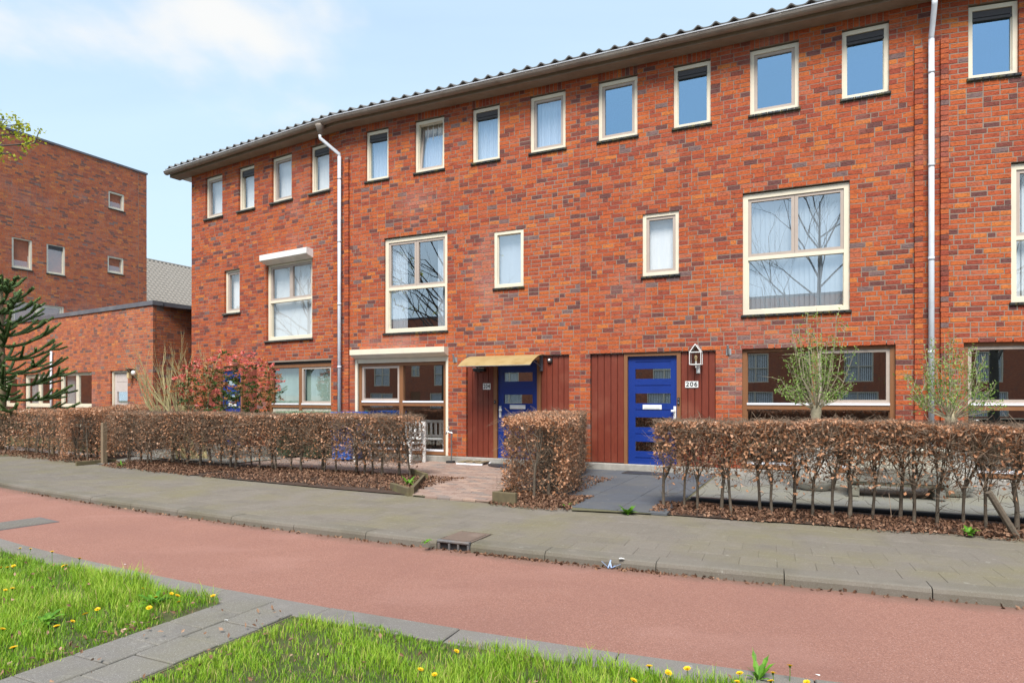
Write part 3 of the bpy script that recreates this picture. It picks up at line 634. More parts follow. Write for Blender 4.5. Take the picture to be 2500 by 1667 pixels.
def shutter(h, x0, x1, zb, zt, o, zlow, label_mat='cream', rails=True, slope=0.06, strip=0.10):
    b = MB(); e = 0.02
    pts = [(0.02, zt), (-o, zt), (-o, zb + slope * 0.4), (-o + 0.035, zb), (0.02, zb - slope)]
    for x in (x0, x1): b.v += [(x, y, z) for y, z in pts]
    n = len(pts)
    for i in range(n):
        j = (i + 1) % n; b.f.append((i, j, n + j, n + i)); b.mi.append(0); b.r.append(0)
    b.f.append(tuple(range(n))[::-1]); b.f.append(tuple(range(n, 2 * n))); b.mi += [0, 0]; b.r += [0, 0]
    s = b.build('roller_shutter', MT[label_mat], h)
    if rails:
        for xa in (x0 + 0.002, x1 - 0.072):
            r = MB(); r.bbox(xa, xa + 0.07, 0.004, 0.05, zlow, zb - slope - 0.002, 0.006); r.build('guide_rail', MT[label_mat], s)
        c = MB(); c.bbox(x0 + 0.074, x1 - 0.074, 0.016, 0.045, zb - slope - strip, zb - slope - 0.002, 0.004); c.build('shutter_end_slat', MT[label_mat], s)
    return s
shutter(h204, 0.258, 2.740, 2.290, 2.43, 0.18, 0.104)
# cladding and door
board_panel(h204, 3.172, 3.792, 0.10, 2.185, 5); board_panel(h204, 4.850, 5.458, 0.10, 2.185, 5)
df = MB(); df.box(3.794, 3.874, 0.035, 0.14, 0.06, 2.185); df.box(4.768, 4.848, 0.035, 0.14, 0.06, 2.185); df.box(3.874, 4.768, 0.035, 0.14, 2.10, 2.185); df.box(3.80, 4.84, 0.02, 0.16, 0.0, 0.075, 1); df.build('door_frame', [MT['brown'], MT['cap']], h204)
tr = MB(); tr.box(3.17, 5.461, 0.012, 0.09, 2.187, 2.209); tr.build('head_trim', MT['fascia'], h204)
d204 = door(h204, 3.878, 4.764, 0.08, 2.097, 'left')
J1, J2, J3 = math.radians(-3.545), 0.0, math.radians(4.145)
eaves(h204, 0.0, XJ, (J1, 0.0))
# ---- house with number 206
t206 = [(6.052, 6.815), (7.478, 8.135), (8.792, 9.572), (10.218, 10.893)]
h206 = make_house('terrace_house', 'red brick terrace house numbered 206 with grey downpipe at its right end', 'B', XJ, XB, None)
ops = top_ops(t206) + [(8.673, 10.335, 2.738, 4.91), (6.909, 7.578, 3.548, 4.765), (8.663, 10.985, 0.10, 2.225), (5.893, 8.221, 0.10, 2.212)]
house_walls(h206, 'B', XJ, XB, ops, [(a, b, 7.39, 7.60) for a, b in t206], [(11.238, 11.350, 6.87)])
L206 = lambda *a: [v - XJ for v in a]
top_window(h206, *L206(*t206[0]), 'sash', None, 'glassblue'); top_window(h206, *L206(*t206[1]), 'vent', None, 'glassblue')
top_window(h206, *L206(*t206[2]), 'sash', None, 'glassblue'); top_window(h206, *L206(*t206[3]), 'vent', None, 'glassblue')
big_window(h206, *L206(8.673, 10.335), 'slats', 'glassrefl'); small_window(h206, *L206(6.909, 7.578), 'sash', 'sheet', 'glass', 0.03)
gf_window(h206, *L206(8.663, 10.985), 0.115, 2.215, 1, 'glassdark', tz=1.185)
board_panel(h206, *L206(5.898, 6.547), 0.11, 2.185, 5); board_panel(h206, *L206(7.604, 8.215), 0.11, 2.185, 5)
q = XJ; df = MB(); df.box(6.549 - q, 6.616 - q, 0.035, 0.14, 0.06, 2.185); df.box(7.532 - q, 7.602 - q, 0.035, 0.14, 0.06, 2.185); df.box(6.616 - q, 7.532 - q, 0.035, 0.14, 2.125, 2.185); df.box(6.55 - q, 7.60 - q, 0.02, 0.16, 0.0, 0.075, 1); df.build('door_frame', [MT['brown'], MT['cap']], h206)
tr = MB(); tr.box(5.896 - q, 8.218 - q, 0.012, 0.09, 2.187, 2.209); tr.build('head_trim', MT['fascia'], h206)
door(h206, *L206(6.620, 7.528), 0.08, 2.122, 'right')
eaves(h206, 0.0, XB - XJ, (0.0, J3)); downpipe(h206, 11.455 - XJ, top_z=6.93)
# ---- house at the right edge
h208 = make_house('terrace_house', 'red brick terrace house beyond the right downpipe, partly out of the picture', 'C', 0.0, 5.69, None)
tC = [(0.366, 1.025), (1.70, 2.45), (3.13, 3.77), (4.44, 5.10)]
ops = top_ops(tC) + [(0.923, 2.575, 2.738, 4.91), (3.67, 4.33, 3.548, 4.765), (0.303, 2.62, 0.10, 2.225), (3.05, 5.35, 0.10, 2.212)]
house_walls(h208, 'C', 0.0, 5.69, ops, [(a, b, 7.39, 7.60) for a, b in tC], [(-0.02, 0.085, 6.88)], ends=4)
for i, a in enumerate(tC): top_window(h208, *a, ('vent', 'sash')[i % 2], None, 'glassblue')
big_window(h208, 0.923, 2.575, 'slats', 'glass'); small_window(h208, 3.67, 4.33, 'fix', 'sheet', 'glass')
gf_window(h208, 0.303, 2.62, 0.115, 2.215, 0, 'glassdark', tz=1.19)
board_panel(h208, 3.055, 3.70, 0.11, 2.205, 5); board_panel(h208, 4.74, 5.345, 0.11, 2.205, 5); door(h208, 3.77, 4.67, 0.08, 2.12, 'right')
eaves(h208, 0.0, 5.69, (J3 * -1, 0.0))
# ---- end house at the left
GX = -6.071
h202 = make_house('terrace_house', 'red brick end house of the row with white roller shutter box upstairs', 'A', GX, 0.0, None)
tA = [(-5.420, -4.66), (-3.965, -3.31), (-2.620, -1.86), (-1.190, -0.545)]
ops = top_ops(tA) + [(-2.830, -1.13, 2.738, 4.75), (-4.575, -3.91, 3.548, 4.745), (-2.775, -0.47, 0.10, 2.235), (-5.52, -3.20, 0.10, 2.19)]
house_walls(h202, 'A', GX, 0.0, ops, [(a, b, 7.39, 7.60) for a, b in tA], [(-0.355, -0.225, 6.87)], ends=8.5)
LA = lambda *a: [v - GX for v in a]
for i, a in enumerate(tA): top_window(h202, *LA(*a), ('sash', 'vent')[i % 2], 'sheet', 'glass', 0.06, sill='stone')
big_window(h202, *LA(-2.825, -1.135), 'slats', 'glass', top=4.735, set_=0.06, sill='stone'); small_window(h202, *LA(-4.57, -3.915), 'sash', 'sheet', 'glass', 0.06, sill='stone')
gf_window(h202, *LA(-2.77, -0.475), 0.115, 2.17, 1, 'glass', tz=1.14, fill='greenslats', lower='panel')
shutter(h202, *LA(-2.835, -1.098), 4.76, 4.92, 0.2, 2.8, 'white', rails=False)
board_panel(h202, *LA(-5.51, -4.84), 0.11, 2.185, 5); board_panel(h202, *LA(-3.85, -3.21), 0.11, 2.185, 5)
df = MB(); a, b_, c, d_ = LA(-4.838, -4.775, -3.925, -3.855); df.box(a, b_, 0.035, 0.14, 0.06, 2.185); df.box(c, d_, 0.035, 0.14, 0.06, 2.185); df.box(b_, c, 0.035, 0.14, 2.11, 2.185); df.build('door_frame', MT['brown'], h202)
door(h202, *LA(-4.772, -3.928), 0.08, 2.107, 'right')
eaves(h202, -0.60, -GX, (0.0, -J1), endcap=0); downpipe(h202, -GX - 0.115, xtop=-GX - 0.43, top_z=6.93)
sb = MB(); sb.box(-0.50, -0.003, -0.20, 4.3, 7.555, 7.60); sb.build('verge_board', MT['white'], h202)
fl = MB(); fl.box(-0.28, 0.10, -0.42, 0.2, 0, 0.05, M=Matrix.Translation((-GX + 0.12, 0, 7.80)) @ Matrix.Rotation(math.radians(19), 4, 'X')); fl.build('roof_flashing', MT['cap'], h202)

# ================================================================ buildings at the left
def frame_m(seg, s): return Matrix.Translation(P(seg, s, 0, 0)) @ Matrix.Rotation(-TH[seg], 4, 'Z')
PHI = math.radians(63.55)
# ---- low annex in line with the end house
AX0, AX1, AZ = -19.6, -8.021, 4.16
ann = thing('brick_annex', 'low flat-roofed brick annex with grey parapet cap left of the end house', 'building', P('A', AX0, 0, 0), -TH['A'])
opsx = [(-19.3, -17.10, 0.36, 2.19), (-16.57, -14.42, 0.36, 2.19), (-13.88, -11.62, 0.36, 2.22), (-10.455, -9.43, 0.05, 2.215)]
o2 = shift(opsx, AX0); Lx = AX1 - AX0
wl = wall_sheet(0, Lx, -0.05, AZ, o2).build('wall', MT['mortar'], ann)
lay_bricks(wl, frame_m('A', AX0), course_bricks(0.004, Lx - 0.002, 0.0, AZ, o2, RB), MT['brick2'], RB, 230)
side = wall_sheet(0, 7.0, -0.05, AZ, []).build('wall', MT['mortar'], ann); side.location = (Lx, 0, 0); side.rotation_euler = (0, 0, PHI + TH['A'])
Mside = frame_m('A', AX0) @ Matrix.Translation((Lx, 0, 0)) @ Matrix.Rotation(PHI + TH['A'], 4, 'Z')
lay_bricks(side, Mside, course_bricks(0.012, 7.0, 0.0, AZ, [], RB), MT['brick2'], RB, 70)
c = MB(); c.box(-0.02, Lx + 0.045, -0.035, 0.28, AZ - 0.06, AZ + 0.07); c.build('parapet_cap', MT['cap'], ann)
c = MB(); c.box(0.30, 7.0, -0.037, 0.28, AZ - 0.058, AZ + 0.068); c = c.build('parapet_cap', MT['cap'], ann); c.location = (Lx, 0, 0); c.rotation_euler = (0, 0, PHI + TH['A'])
c = MB(); c.face([(0, 0.2, AZ - 0.1), (Lx, 0.2, AZ - 0.1), (Lx + 3.0, 6.5, AZ - 0.1), (0, 6.5, AZ - 0.1)]); c.build('roof', MT['cap'], ann)
for (a, b, z0, z1) in o2[:3]:
    f, mx, tz = 0.07, (a + b) / 2, 1.06
    window(ann, a + 0.03, b - 0.03, z0 + 0.04, z1, [(a + .03 + f, mx - .04, tz + .04, z1 - f, 'sash'), (mx + .04, b - .03 - f, tz + .04, z1 - f, 'sash'), (a + .03 + f, b - .03 - f, z0 + .11, tz - .04, 'fix')], fw=f, mull=[(mx, tz + .04, z1 - f, .08)], trans=[(tz, a + .03 + f, b - .03 - f, .08)], set_=0.07, sill='stone', glass='glassdark', fill='halfcurtain', sashm='cream')
a, b = o2[3][0], o2[3][1]
f = MB(); f.box(a + .02, a + .085, 0.05, 0.15, 0.05, 2.20); f.box(b - .085, b - .02, 0.05, 0.15, 0.05, 2.20); f.box(a + .085, b - .085, 0.05, 0.15, 2.14, 2.20); f.build('door_frame', MT['cream'], ann)
door(ann, a + .088, b - .088, 0.07, 2.135, None, 0.10, 'paledoor', 2, False, 'frosted')
x = -14.282 - AX0; p = MB(); p.tube([(x, -0.06, 0.0), (x, -0.06, 2.96)], 0.038, 10); p.tube([(x, -0.06, 2.3), (x, -0.06, 2.35)], 0.043, 10); p.build('downpipe', MT['pvc'], ann, smooth=True)
# ---- tall block behind
tow = thing('brick_apartment_block', 'tall flat-roofed weathered brick block with small cream windows behind the annex', 'building', (-17.501, 31.0, 0), PHI)
topt = [(-5.68, -4.93, 6.52, 7.83), (-4.40, -3.66, 6.52, 7.83), (-1.82, -1.08, 9.92, 10.75), (-1.86, -1.11, 6.99, 7.80), (-5.70, -3.70, 3.2, 5.27)]
Mt = Matrix.Translation((-17.501, 31.0, 0)) @ Matrix.Rotation(PHI, 4, 'Z')
wl = wall_sheet(-10, 0, 3.0, 12.02, topt).build('wall', MT['mortar'], tow)
lay_bricks(wl, Mt, course_bricks(-10, -0.42, 3.0, 12.02, topt, RB) + course_bricks(-0.40, 0, 3.0, 12.02, topt, RB), MT['brick2'], RB, 300)
c = MB(); c.box(-10, -0.001, 0.131, 9, 0, 12.0); c.box(-10, -0.001, 0.001, 0.13, 0, 2.999); c.build('block_shell', MT['oppbrick'], tow)
c = MB(); c.box(-10.02, 0.04, -0.04, 9, 12.02, 12.10); c.build('parapet_cap', MT['cap'], tow)
for i, (a, b, z0, z1) in enumerate(topt[:4]):
    f = 0.07
    if i == 1: cells = [(a + f, b - f, z0 + .05 + f, z1 - f - 0.15, 'fix')]
    else: cells = [(a + f, b - f, z0 + .05 + f, z1 - f, 'tilt')]
    window(tow, a + .005, b - .005, z0 + .05, z1, cells, set_=0.03, fw=f, glass='glass', vent=(i == 1), fill='sheet' if i == 1 else None, sill='tile', depth=0.8)
a, b, z0, z1 = topt[4]; mx = (a + b) / 2
window(tow, a, b, z0, z1, [(a + .1, mx - .05, z0 + .1, z1 - .1, 'sash'), (mx + .05, b - .1, z0 + .1, z1 - .1, 'sash')], mull=[(mx, z0 + .08, z1 - .08, .1)], set_=0.04, fw=0.08, fill='curtain', sill='tile', sashm='cream')
# ---- tiled roof further back
fr = thing('tiled_house', 'distant house showing only its pale grey tiled roof between block and row', 'house', (-0.566 * 44, 44, 0), PHI)
zr, pit = 10.72, math.radians(38)
rf = MB(); rf.face([(-8, 0, zr), (-8, -7, zr - 7 * math.tan(pit)), (14, -7, zr - 7 * math.tan(pit)), (14, 0, zr)]); rf.face([(-8, 0, zr), (14, 0, zr), (14, 6, zr - 4.5), (-8, 6, zr - 4.5)]); roof = rf.build('roof', MT['fartile'], fr)
w = MB(); w.box(-8, 14, -6.6, 6, 0, zr - 5.5); w.build('wall', MT['mortar'], fr)
ptm = pantile().copy(); ptm.materials.clear(); ptm.materials.append(MT['fartile'])
for r in range(19):
    for i in range(34):
        yy = -(r + 0.9) * 0.34 * math.cos(pit); q_ = px_of(Matrix.Translation((-0.566 * 44, 44, 0)) @ Matrix.Rotation(PHI, 4, 'Z') @ Vector((-5.1 + i * 0.30, yy, zr + yy * math.tan(pit))))
        if not (338 < q_[0] < 482 and q_[1] < 790): continue
        o = link('roof_tile', ptm, roof); o.location = (-5.1 + i * 0.30, yy, zr + yy * math.tan(pit) + 0.03); o.rotation_euler = (pit - 0.06, 0, 0); o.scale = (1, 1, 1.35)
rd = MB(); rd.tube([(-8, 0, zr + 0.02), (14, 0, zr + 0.02)], 0.12, 8); rd.build('ridge', MT['fartile'], fr)
sk = MB(); sk.box(4.0, 4.9, -0.9, -0.05, 0.02, 0.09, M=Matrix.Translation((-0.75, -0.55, zr - 0.35)) @ Matrix.Rotation(pit, 4, 'X')); sk.build('roof_window', MT['white'], fr)

# ================================================================ ground
KC, KR = (22.900, 57.157), 56.05
EC, ER = (12.638, 34.823), 33.32
def circ_y(c, r, X):
    lo, hi = -12.0, 9.0; Xc = min(max(X, lo), hi); d = math.sqrt(r * r - (Xc - c[0]) ** 2); return c[1] - d + (X - Xc) * (Xc - c[0]) / d
XS = [-60, -40, -25] + [x * 0.75 for x in range(-24, 19)] + [20, 35, 60]
def strip(name, fa, fb, za, zb, mat, xs=XS, **props):
    b = MB(); xs = [x for x in xs]
    for x, x2 in zip(xs[:-1], xs[1:]): b.face([(x, fa(x), za), (x2, fa(x2), za), (x2, fb(x2), zb), (x, fb(x), zb)])
    o = b.build(name, mat); o['kind'] = 'structure'
    for k, v in props.items(): o[k] = v
    return o
yk = lambda X: circ_y(KC, KR, X); yp = lambda X: circ_y(KC, KR - 0.215, X); yg = lambda X: circ_y(KC, 53.78, X); ye = lambda X: circ_y(EC, ER, X); ye2 = lambda X: circ_y(EC, ER + 0.235, X)
g = MB(); g.face([(-400, -400, -0.30), (400, -400, -0.30), (400, 400, -0.30), (-400, 400, -0.30)]); o = g.build('ground', MT['farground']); o['kind'] = 'structure'
strip('cycle_path', lambda x: ye(x) - 0.015, lambda x: yk(x) + 0.1, -0.13, -0.13, MT['asphalt'])
pave = strip('pavement', lambda x: yp(x) - 0.02, yg, -0.064, -0.064, MT['joint'])
GARD = strip('garden_ground', yg, lambda x: yg(x) + 30, -0.035, -0.035, MT['soil'], [x for x in XS if -45 < x < 30])
strip('grass_verge', lambda x: ye2(x) - 14, ye2, -0.135, -0.135, MT['grassbase'])
def pol(c, r, s, z, a0): a = a0 + s / r; return (c[0] + r * math.cos(a), c[1] + r * math.sin(a), z)
def arc_obj(name, me, parent, c, r, s, z, a0, rr=None):
    a = a0 + s / r; o = link(name, me, parent); R_ = rr or r; o.location = (c[0] + R_ * math.cos(a), c[1] + R_ * math.sin(a), z); o.rotation_euler = (0, 0, a + math.pi / 2); return o
KA = math.atan2(5.855 - KC[1], 0.293 - KC[0])
kerb = strip('kerb', yk, lambda x: yp(x), -0.20, -0.20, MT['joint'])
def kerb_mesh(L):
    b = MB(); e = 0.004; h = L / 2 - e
    pr = [(0.0, -0.16), (0.0, -0.035), (0.012, -0.008), (0.035, 0.0), (0.212, 0.0), (0.212, -0.16)]   # y measured from the front, towards the houses
    for x in (-h, h): b.v += [(x, y, z) for y, z in pr]
    for i in range(5): b.f.append((i, i + 6, i + 7, i + 1)); b.mi.append(0); b.r.append(0.3)
    b.f.append((0, 1, 2, 3, 4, 5)); b.f.append((11, 10, 9, 8, 7, 6)); b.mi += [0, 0]; b.r += [0, 0]
    return b.mesh('kerb_stone', MT['kerb'])
kms = {}
for s0, s1 in [(i, i + 1) for i in range(-14, -2)] + [(-2, -1.135), (-0.765, 0)] + [(i, i + 1) for i in range(0, 8)]:
    L = round(s1 - s0, 3); kms.setdefault(L, kerb_mesh(L)); o = arc_obj('kerb_stone', kms[L], kerb, KC, KR, (s0 + s1) / 2, -0.045 + random.uniform(-.002, .002), KA); o.rotation_euler[2] += random.uniform(-.002, .002)
def tile_mesh(name, w, d, mat, n, th=0.05, e=0.004):
    out = []
    for i in range(n):
        b = MB(); x, y = w / 2, d / 2; p = [(-x, -y), (x, -y), (x, y), (-x, y)]; q = [(-x + e, -y + e), (x - e, -y + e), (x - e, y - e), (-x + e, y - e)]
        b.v += [(a, c, -th) for a, c in p] + [(a, c, -e) for a, c in p] + [(a, c, 0) for a, c in q]
        for k in range(4):
            k2 = (k + 1) % 4; b.f += [(k, k2, 4 + k2, 4 + k), (4 + k, 4 + k2, 8 + k2, 8 + k)]
        b.f.append((8, 9, 10, 11)); b.mi += [0] * 9; b.r += [(i + 0.5) / n] * 9; out.append(b.mesh(name, mat))
    return out
def lay(parent, name, metas, meshes, cap, stuffname):
    """metas: (x, y, z, rz); those nearest the camera are parts, the rest one part"""
    key = lambda m: (0 if (px_of(m[:3]) and -60 < px_of(m[:3])[0] < 2560 and px_of(m[:3])[1] < 1720) else 1, m[0] ** 2 + m[1] ** 2)
    metas = sorted(metas, key=key)
    for m in metas[:cap]:
        o = link(name, random.choice(meshes), parent); o.location = m[:3]; o.rotation_euler = (random.uniform(-.004, .004), random.uniform(-.004, .004), m[3])
    if len(metas) > cap:
        b = MB()
        for m in metas[cap:]:
            src = random.choice(meshes); Mx = Matrix.Translation(m[:3]) @ Matrix.Rotation(m[3], 4, 'Z'); k = len(b.v); r = src.attributes['rnd'].data[0].value
            b.v += [tuple(Mx @ v.co) for v in src.vertices]; b.f += [tuple(k + i for i in p.vertices) for p in src.polygons]; b.mi += [0] * len(src.polygons); b.r += [r] * len(src.polygons)
        b.build(stuffname, meshes[0].materials[0], parent, kind='stuff')
tm_ = tile_mesh('paving_tile', 0.2975, 0.2905, MT['paver'], 6); metas = []
for row in range(7):
    r = KR - 0.222 - 0.146 - row * 0.2925
    for k in range(-52, 34):
        s = (k + (0.5 if row % 2 else 0)) * 0.30; a = KA + s / KR
        if row == 0 and -1.05 - 0.25 < s < -0.55 - 0.1: continue
        metas.append((KC[0] + r * math.cos(a), KC[1] + r * math.sin(a), -0.047 + random.uniform(-.0015, .0015), a + math.pi / 2))
lay(pave, 'paving_tile', metas, tm_, 298, 'paving_tiles')
for a0_, a1_ in ((-1.35, -1.137), (-0.763, -0.75)):
    ct = tile_mesh('paving_tile', a1_ - a0_ - .003, 0.2905, MT['paver'], 1)[0]; r = KR - 0.222 - 0.146; a = KA + (a0_ + a1_) / 2 / KR; o = link('paving_tile', ct, pave); o.location = (KC[0] + r * math.cos(a), KC[1] + r * math.sin(a), -0.047); o.rotation_euler = (0, 0, a + math.pi / 2)
EA = math.atan2(4.154 - EC[1], -0.305 - EC[0])
em = tile_mesh('edging_stone', 1.019, 0.232, MT['edging'], 4, 0.08, 0.006)
eb = strip('path_edging', lambda x: ye2(x) + 0.0, lambda x: ye(x) - 0.01, -0.150, -0.150, MT['joint'])
for i in range(-12, 6): arc_obj('edging_stone', em[i % 4], eb, EC, ER, i * 1.025 + 0.5, -0.1235 + random.uniform(-.002, .002), EA, ER + 0.118)
sp = MB(); 
for (a, b_) in ((5.94, 6.585),): sp.face([P('B', a, 8.55, -0.132), P('B', b_, 8.55, -0.132), P('B', b_, 15, -0.132), P('B', a, 15, -0.132)])
spath = sp.build('stepping_path', MT['joint']); spath['kind'] = 'structure'
sm_ = tile_mesh('path_slab', 0.310, 0.2965, MT['slab'], 4, 0.04, 0.006)
for c_ in range(2):
    for k in range(20):
        o_ = 8.70 + (k + 0.5 * c_) * 0.305 - 0.12; p = P('B', 6.095 + c_ * 0.32, o_, -0.118 + random.uniform(-.003, .003)); o = link('path_slab', random.choice(sm_), spath); o.location = p; o.rotation_euler = (0, 0, -TH['B'] + random.uniform(-.012, .012))
# gardens in front of the houses
def poly(name, seg, pts, z, mat):
    b = MB(); b.face([P(seg, s, o, z) for s, o in pts][::1]); o = b.build(name, mat); o['kind'] = 'structure'; return o
def inside(pt, pl):
    x, y = pt; c = False; n = len(pl)
    for i in range(n):
        (x1, y1), (x2, y2) = pl[i], pl[(i + 1) % n]
        if (y1 > y) != (y2 > y) and x < (x2 - x1) * (y - y1) / (y2 - y1) + x1: c = not c
    return c
drive = [(-0.9, 0.02), (5.47, 0.02), (5.72, 1.6), (5.97, 4.16), (5.9, 4.33), (4.66, 4.26), (4.2, 2.95), (3.75, 2.2), (-0.9, 2.2)]
dv = poly('driveway', 'B', drive, -0.028, MT['joint'])
cm = tile_mesh('clay_paver', 0.193, 0.092, MT['claypaver'], 10, 0.03, 0.004); metas = []
for j in range(-1, 46):
    for i in range(-8, 34):
        s, o_ = (i + 0.5 * (j % 2)) * 0.2, 0.07 + j * 0.1
        if inside((s, o_), drive): p = P('B', s, o_, -0.014 + random.uniform(-.003, .002)); metas.append((p.x, p.y, p.z, -TH['B'] + random.uniform(-.02, .02)))
lay(dv, 'clay_paver', metas, cm, 300, 'clay_pavers')
yard = [(5.94, 0.05), (8.25, 0.05), (8.25, 3.05), (8.03, 4.28), (7.10, 4.44), (6.57, 3.02)]
yd = poly('house_path', 'B', yard, -0.028, MT['joint'])
slm = tile_mesh('slate_slab', 0.594, 0.594, MT['slate'], 4, 0.03, 0.005)
for i in range(-1, 5):
    for j in range(0, 8):
        s, o_ = 5.82 + 0.3 + i * 0.6, 0.36 + j * 0.6
        if inside((s, o_), yard) or inside((s + 0.2, o_), yard): o = link('slate_slab', random.choice(slm), yd); o.location = P('B', s, o_, -0.013 + random.uniform(-.003, .003)); o.rotation_euler = (0, 0, -TH['B'])
poly('garden_paving', 'B', [(8.26, 0.05), (17, 0.05), (17, 3.0), (8.26, 3.0)], -0.017, MT['deck'])
poly('garden_paving', 'A', [(-6.0, 0.05), (-0.95, 0.05), (-0.95, 2.4), (-6.0, 2.4)], -0.017, MT['deck'])
poly('entry_path', 'A', [(-4.4, 2.4), (-3.3, 2.4), (-3.0, 3.75), (-3.5, 3.75)], -0.030, MT['deck'])
poly('front_lawn', 'A', [(-22, 0.4), (-8.3, 0.4), (-6.6, 1.6), (-4.9, 2.6), (-22, 2.6)], -0.020, MT['grassbase'])
poly('annex_path', 'A', [(-22, 2.62), (-5.2, 2.62), (-4.8, 3.05), (-22, 3.05)], -0.018, MT['pinkpath'])
poly('annex_entry', 'A', [(-9.9, 3.06), (-8.3, 3.06), (-8.2, 3.9), (-9.8, 3.9)], -0.016, MT['pinkpath'])

# kerb drain and manhole
ad = KA + (-0.95) / KR
dr = thing('kerb_drain', 'rusty iron kerb drain with dark inlet openings set in the kerb', 'drain', (KC[0] + KR * math.cos(ad), KC[1] + KR * math.sin(ad), -0.13), ad + math.pi / 2)
b = MB(); b.bbox(-0.178, 0.178, -0.012, 0.03, 0.066, 0.094, 0.008); b.bbox(-0.178, -0.150, -0.006, 0.03, 0.0, 0.066, 0.005); b.bbox(0.150, 0.178, -0.006, 0.03, 0.0, 0.066, 0.005); b.bbox(-0.058, -0.036, -0.006, 0.03, 0.0, 0.066, 0.005); b.bbox(0.042, 0.064, -0.006, 0.03, 0.0, 0.066, 0.005)
bb = b; dr_front = bb.build('inlet_grate', MT['iron'], dr)
b = MB(); b.box(-0.176, 0.176, 0.031, 0.46, 0.05, 0.088); b.box(-0.15, 0.15, 0.06, 0.40, 0.088, 0.093); b.build('drain_lid', MT['rust'], dr)
b = MB(); b.box(-0.149, 0.149, 0.020, 0.05, -0.02, 0.066); b.build('inlet_shade_block', MT['black'], dr)  # solid black block stands in for the shade inside the inlet
mh = thing('manhole_cover', 'square grey metal manhole cover set into the red path', 'manhole cover', (-5.86, 7.46, -0.130), math.radians(57))
b = MB(); bars2 = [(-0.46, 0.46, -0.27, 0.27)]; b.box(-0.46, 0.46, -0.27, 0.27, -0.03, 0.005); b.build('cover_frame', MT['iron'], mh)
b = MB(); b.box(-0.42, 0.42, -0.235, 0.235, 0.005, 0.008)
for i in range(26):
    for j in range(14):
        x, y = -0.40 + i * 0.032, -0.215 + j * 0.033; b.box(x - 0.009, x + 0.009, y - 0.007, y + 0.007, 0.008, 0.011, skip='d')
b.build('cover_plate', MT['edging'], mh)

# ================================================================ plants: scatter helpers
def leaf_cloud(name, Pp, size, mat, rnd, parent=None, droop=0.0, aspect=0.55, nrm=None, **props):
    n = len(Pp); Pp = np.asarray(Pp, float); size = np.broadcast_to(np.asarray(size, float), (n,))
    d = RNG.normal(size=(n, 3)); 
    if nrm is not None: d += nrm
    d[:, 2] -= droop; d /= np.linalg.norm(d, axis=1)[:, None]
    u = np.cross(d, RNG.normal(size=(n, 3))); u /= np.linalg.norm(u, axis=1)[:, None]; w = np.cross(d, u)
    L, Wd = size[:, None], (size * aspect)[:, None]
    V = np.stack([Pp - d * L * 0.5, Pp - u * Wd * 0.5 + w * L * 0.12 + d * L * 0.02, Pp + d * L * 0.5 + w * L * 0.06, Pp + u * Wd * 0.5 + w * L * 0.12 + d * L * 0.02], 1).reshape(-1, 3)
    i = np.arange(n)[:, None] * 4; F = np.concatenate([i + [0, 1, 2], i + [0, 2, 3]], 1).reshape(-1, 3)
    return link(name, np_mesh(name, V, F, mat, np.repeat(rnd, 2)), parent, **props)
def twig_cloud(name, A, Bp, rad, mat, parent=None, kink=0.25, **props):
    A, Bp = np.asarray(A, float), np.asarray(Bp, float); n = len(A); M_ = (A + Bp) / 2 + RNG.normal(size=(n, 3)) * (np.linalg.norm(Bp - A, axis=1) * kink * 0.5)[:, None]
    rad = np.broadcast_to(np.asarray(rad, float), (n,))[:, None]; V = []
    d = Bp - A; d /= np.linalg.norm(d, axis=1)[:, None] + 1e-9; u = np.cross(d, [0.31, 0.57, 0.76]); u /= np.linalg.norm(u, axis=1)[:, None] + 1e-9; w = np.cross(d, u)
    for q, k in ((A, 1.0), (M_, 0.8), (Bp, 0.45)):
        for j in range(3): V.append(q + (u * math.cos(2.094 * j) + w * math.sin(2.094 * j)) * rad * k)
    V = np.stack(V, 1).reshape(-1, 3); i = np.arange(n)[:, None] * 9; F = []
    for s in (0, 3):
        for j in range(3): F.append(i + [s + j, s + (j + 1) % 3, s + 3 + (j + 1) % 3, s + 3 + j])
    return link(name, np_mesh(name, V, np.concatenate(F, 1).reshape(-1, 4), mat, np.zeros(n * 6)), parent, **props)
def pnoise(p, f, seed=0):
    q = np.asarray(p) * f; return (np.sin(q[:, 0] * 1.0 + 1.7 * np.sin(q[:, 1] * 0.9 + seed) + seed) + np.sin(q[:, 1] * 1.3 + 1.3 * np.sin(q[:, 2] * 1.1 + 2 * seed)) + np.sin(q[:, 2] * 1.2 + 1.5 * np.sin(q[:, 0] * 0.8 + 3 * seed))) / 3

def grow(mb, p, d, L, r, lev, maxlev, rng, nseg=3, up=0.12, spread=0.6, tips=None, kids=(2, 4), shrink=0.68, sides=5, wob=0.16):
    pts, rad = [p.copy()], [r]; q = p.copy(); dd = d.copy()
    for i in range(nseg):
        dd = (dd + Vector((rng.gauss(0, wob), rng.gauss(0, wob), rng.gauss(0, wob) + up))).normalized(); q = q + dd * (L / nseg); pts.append(q.copy()); rad.append(r * (1 - 0.45 * (i + 1) / nseg))
    mb.tube(pts, rad, max(3, sides - lev), cap=False)
    if lev >= maxlev:
        if tips is not None: tips.append((q, dd))
        return
    for k in range(rng.randint(*kids)):
        i = rng.randint(1, nseg) if k else nseg
        a = dd.orthogonal().normalized(); a.rotate(Matrix.Rotation(rng.uniform(0, 6.28), 3, dd)); nd = (dd + a * rng.uniform(0.4, 1.0) * spread).normalized()
        grow(mb, pts[i], nd, L * shrink * rng.uniform(0.75, 1.15), rad[i] * 0.66, lev + 1, maxlev, rng, nseg, up, spread, tips, kids, shrink, sides, wob)

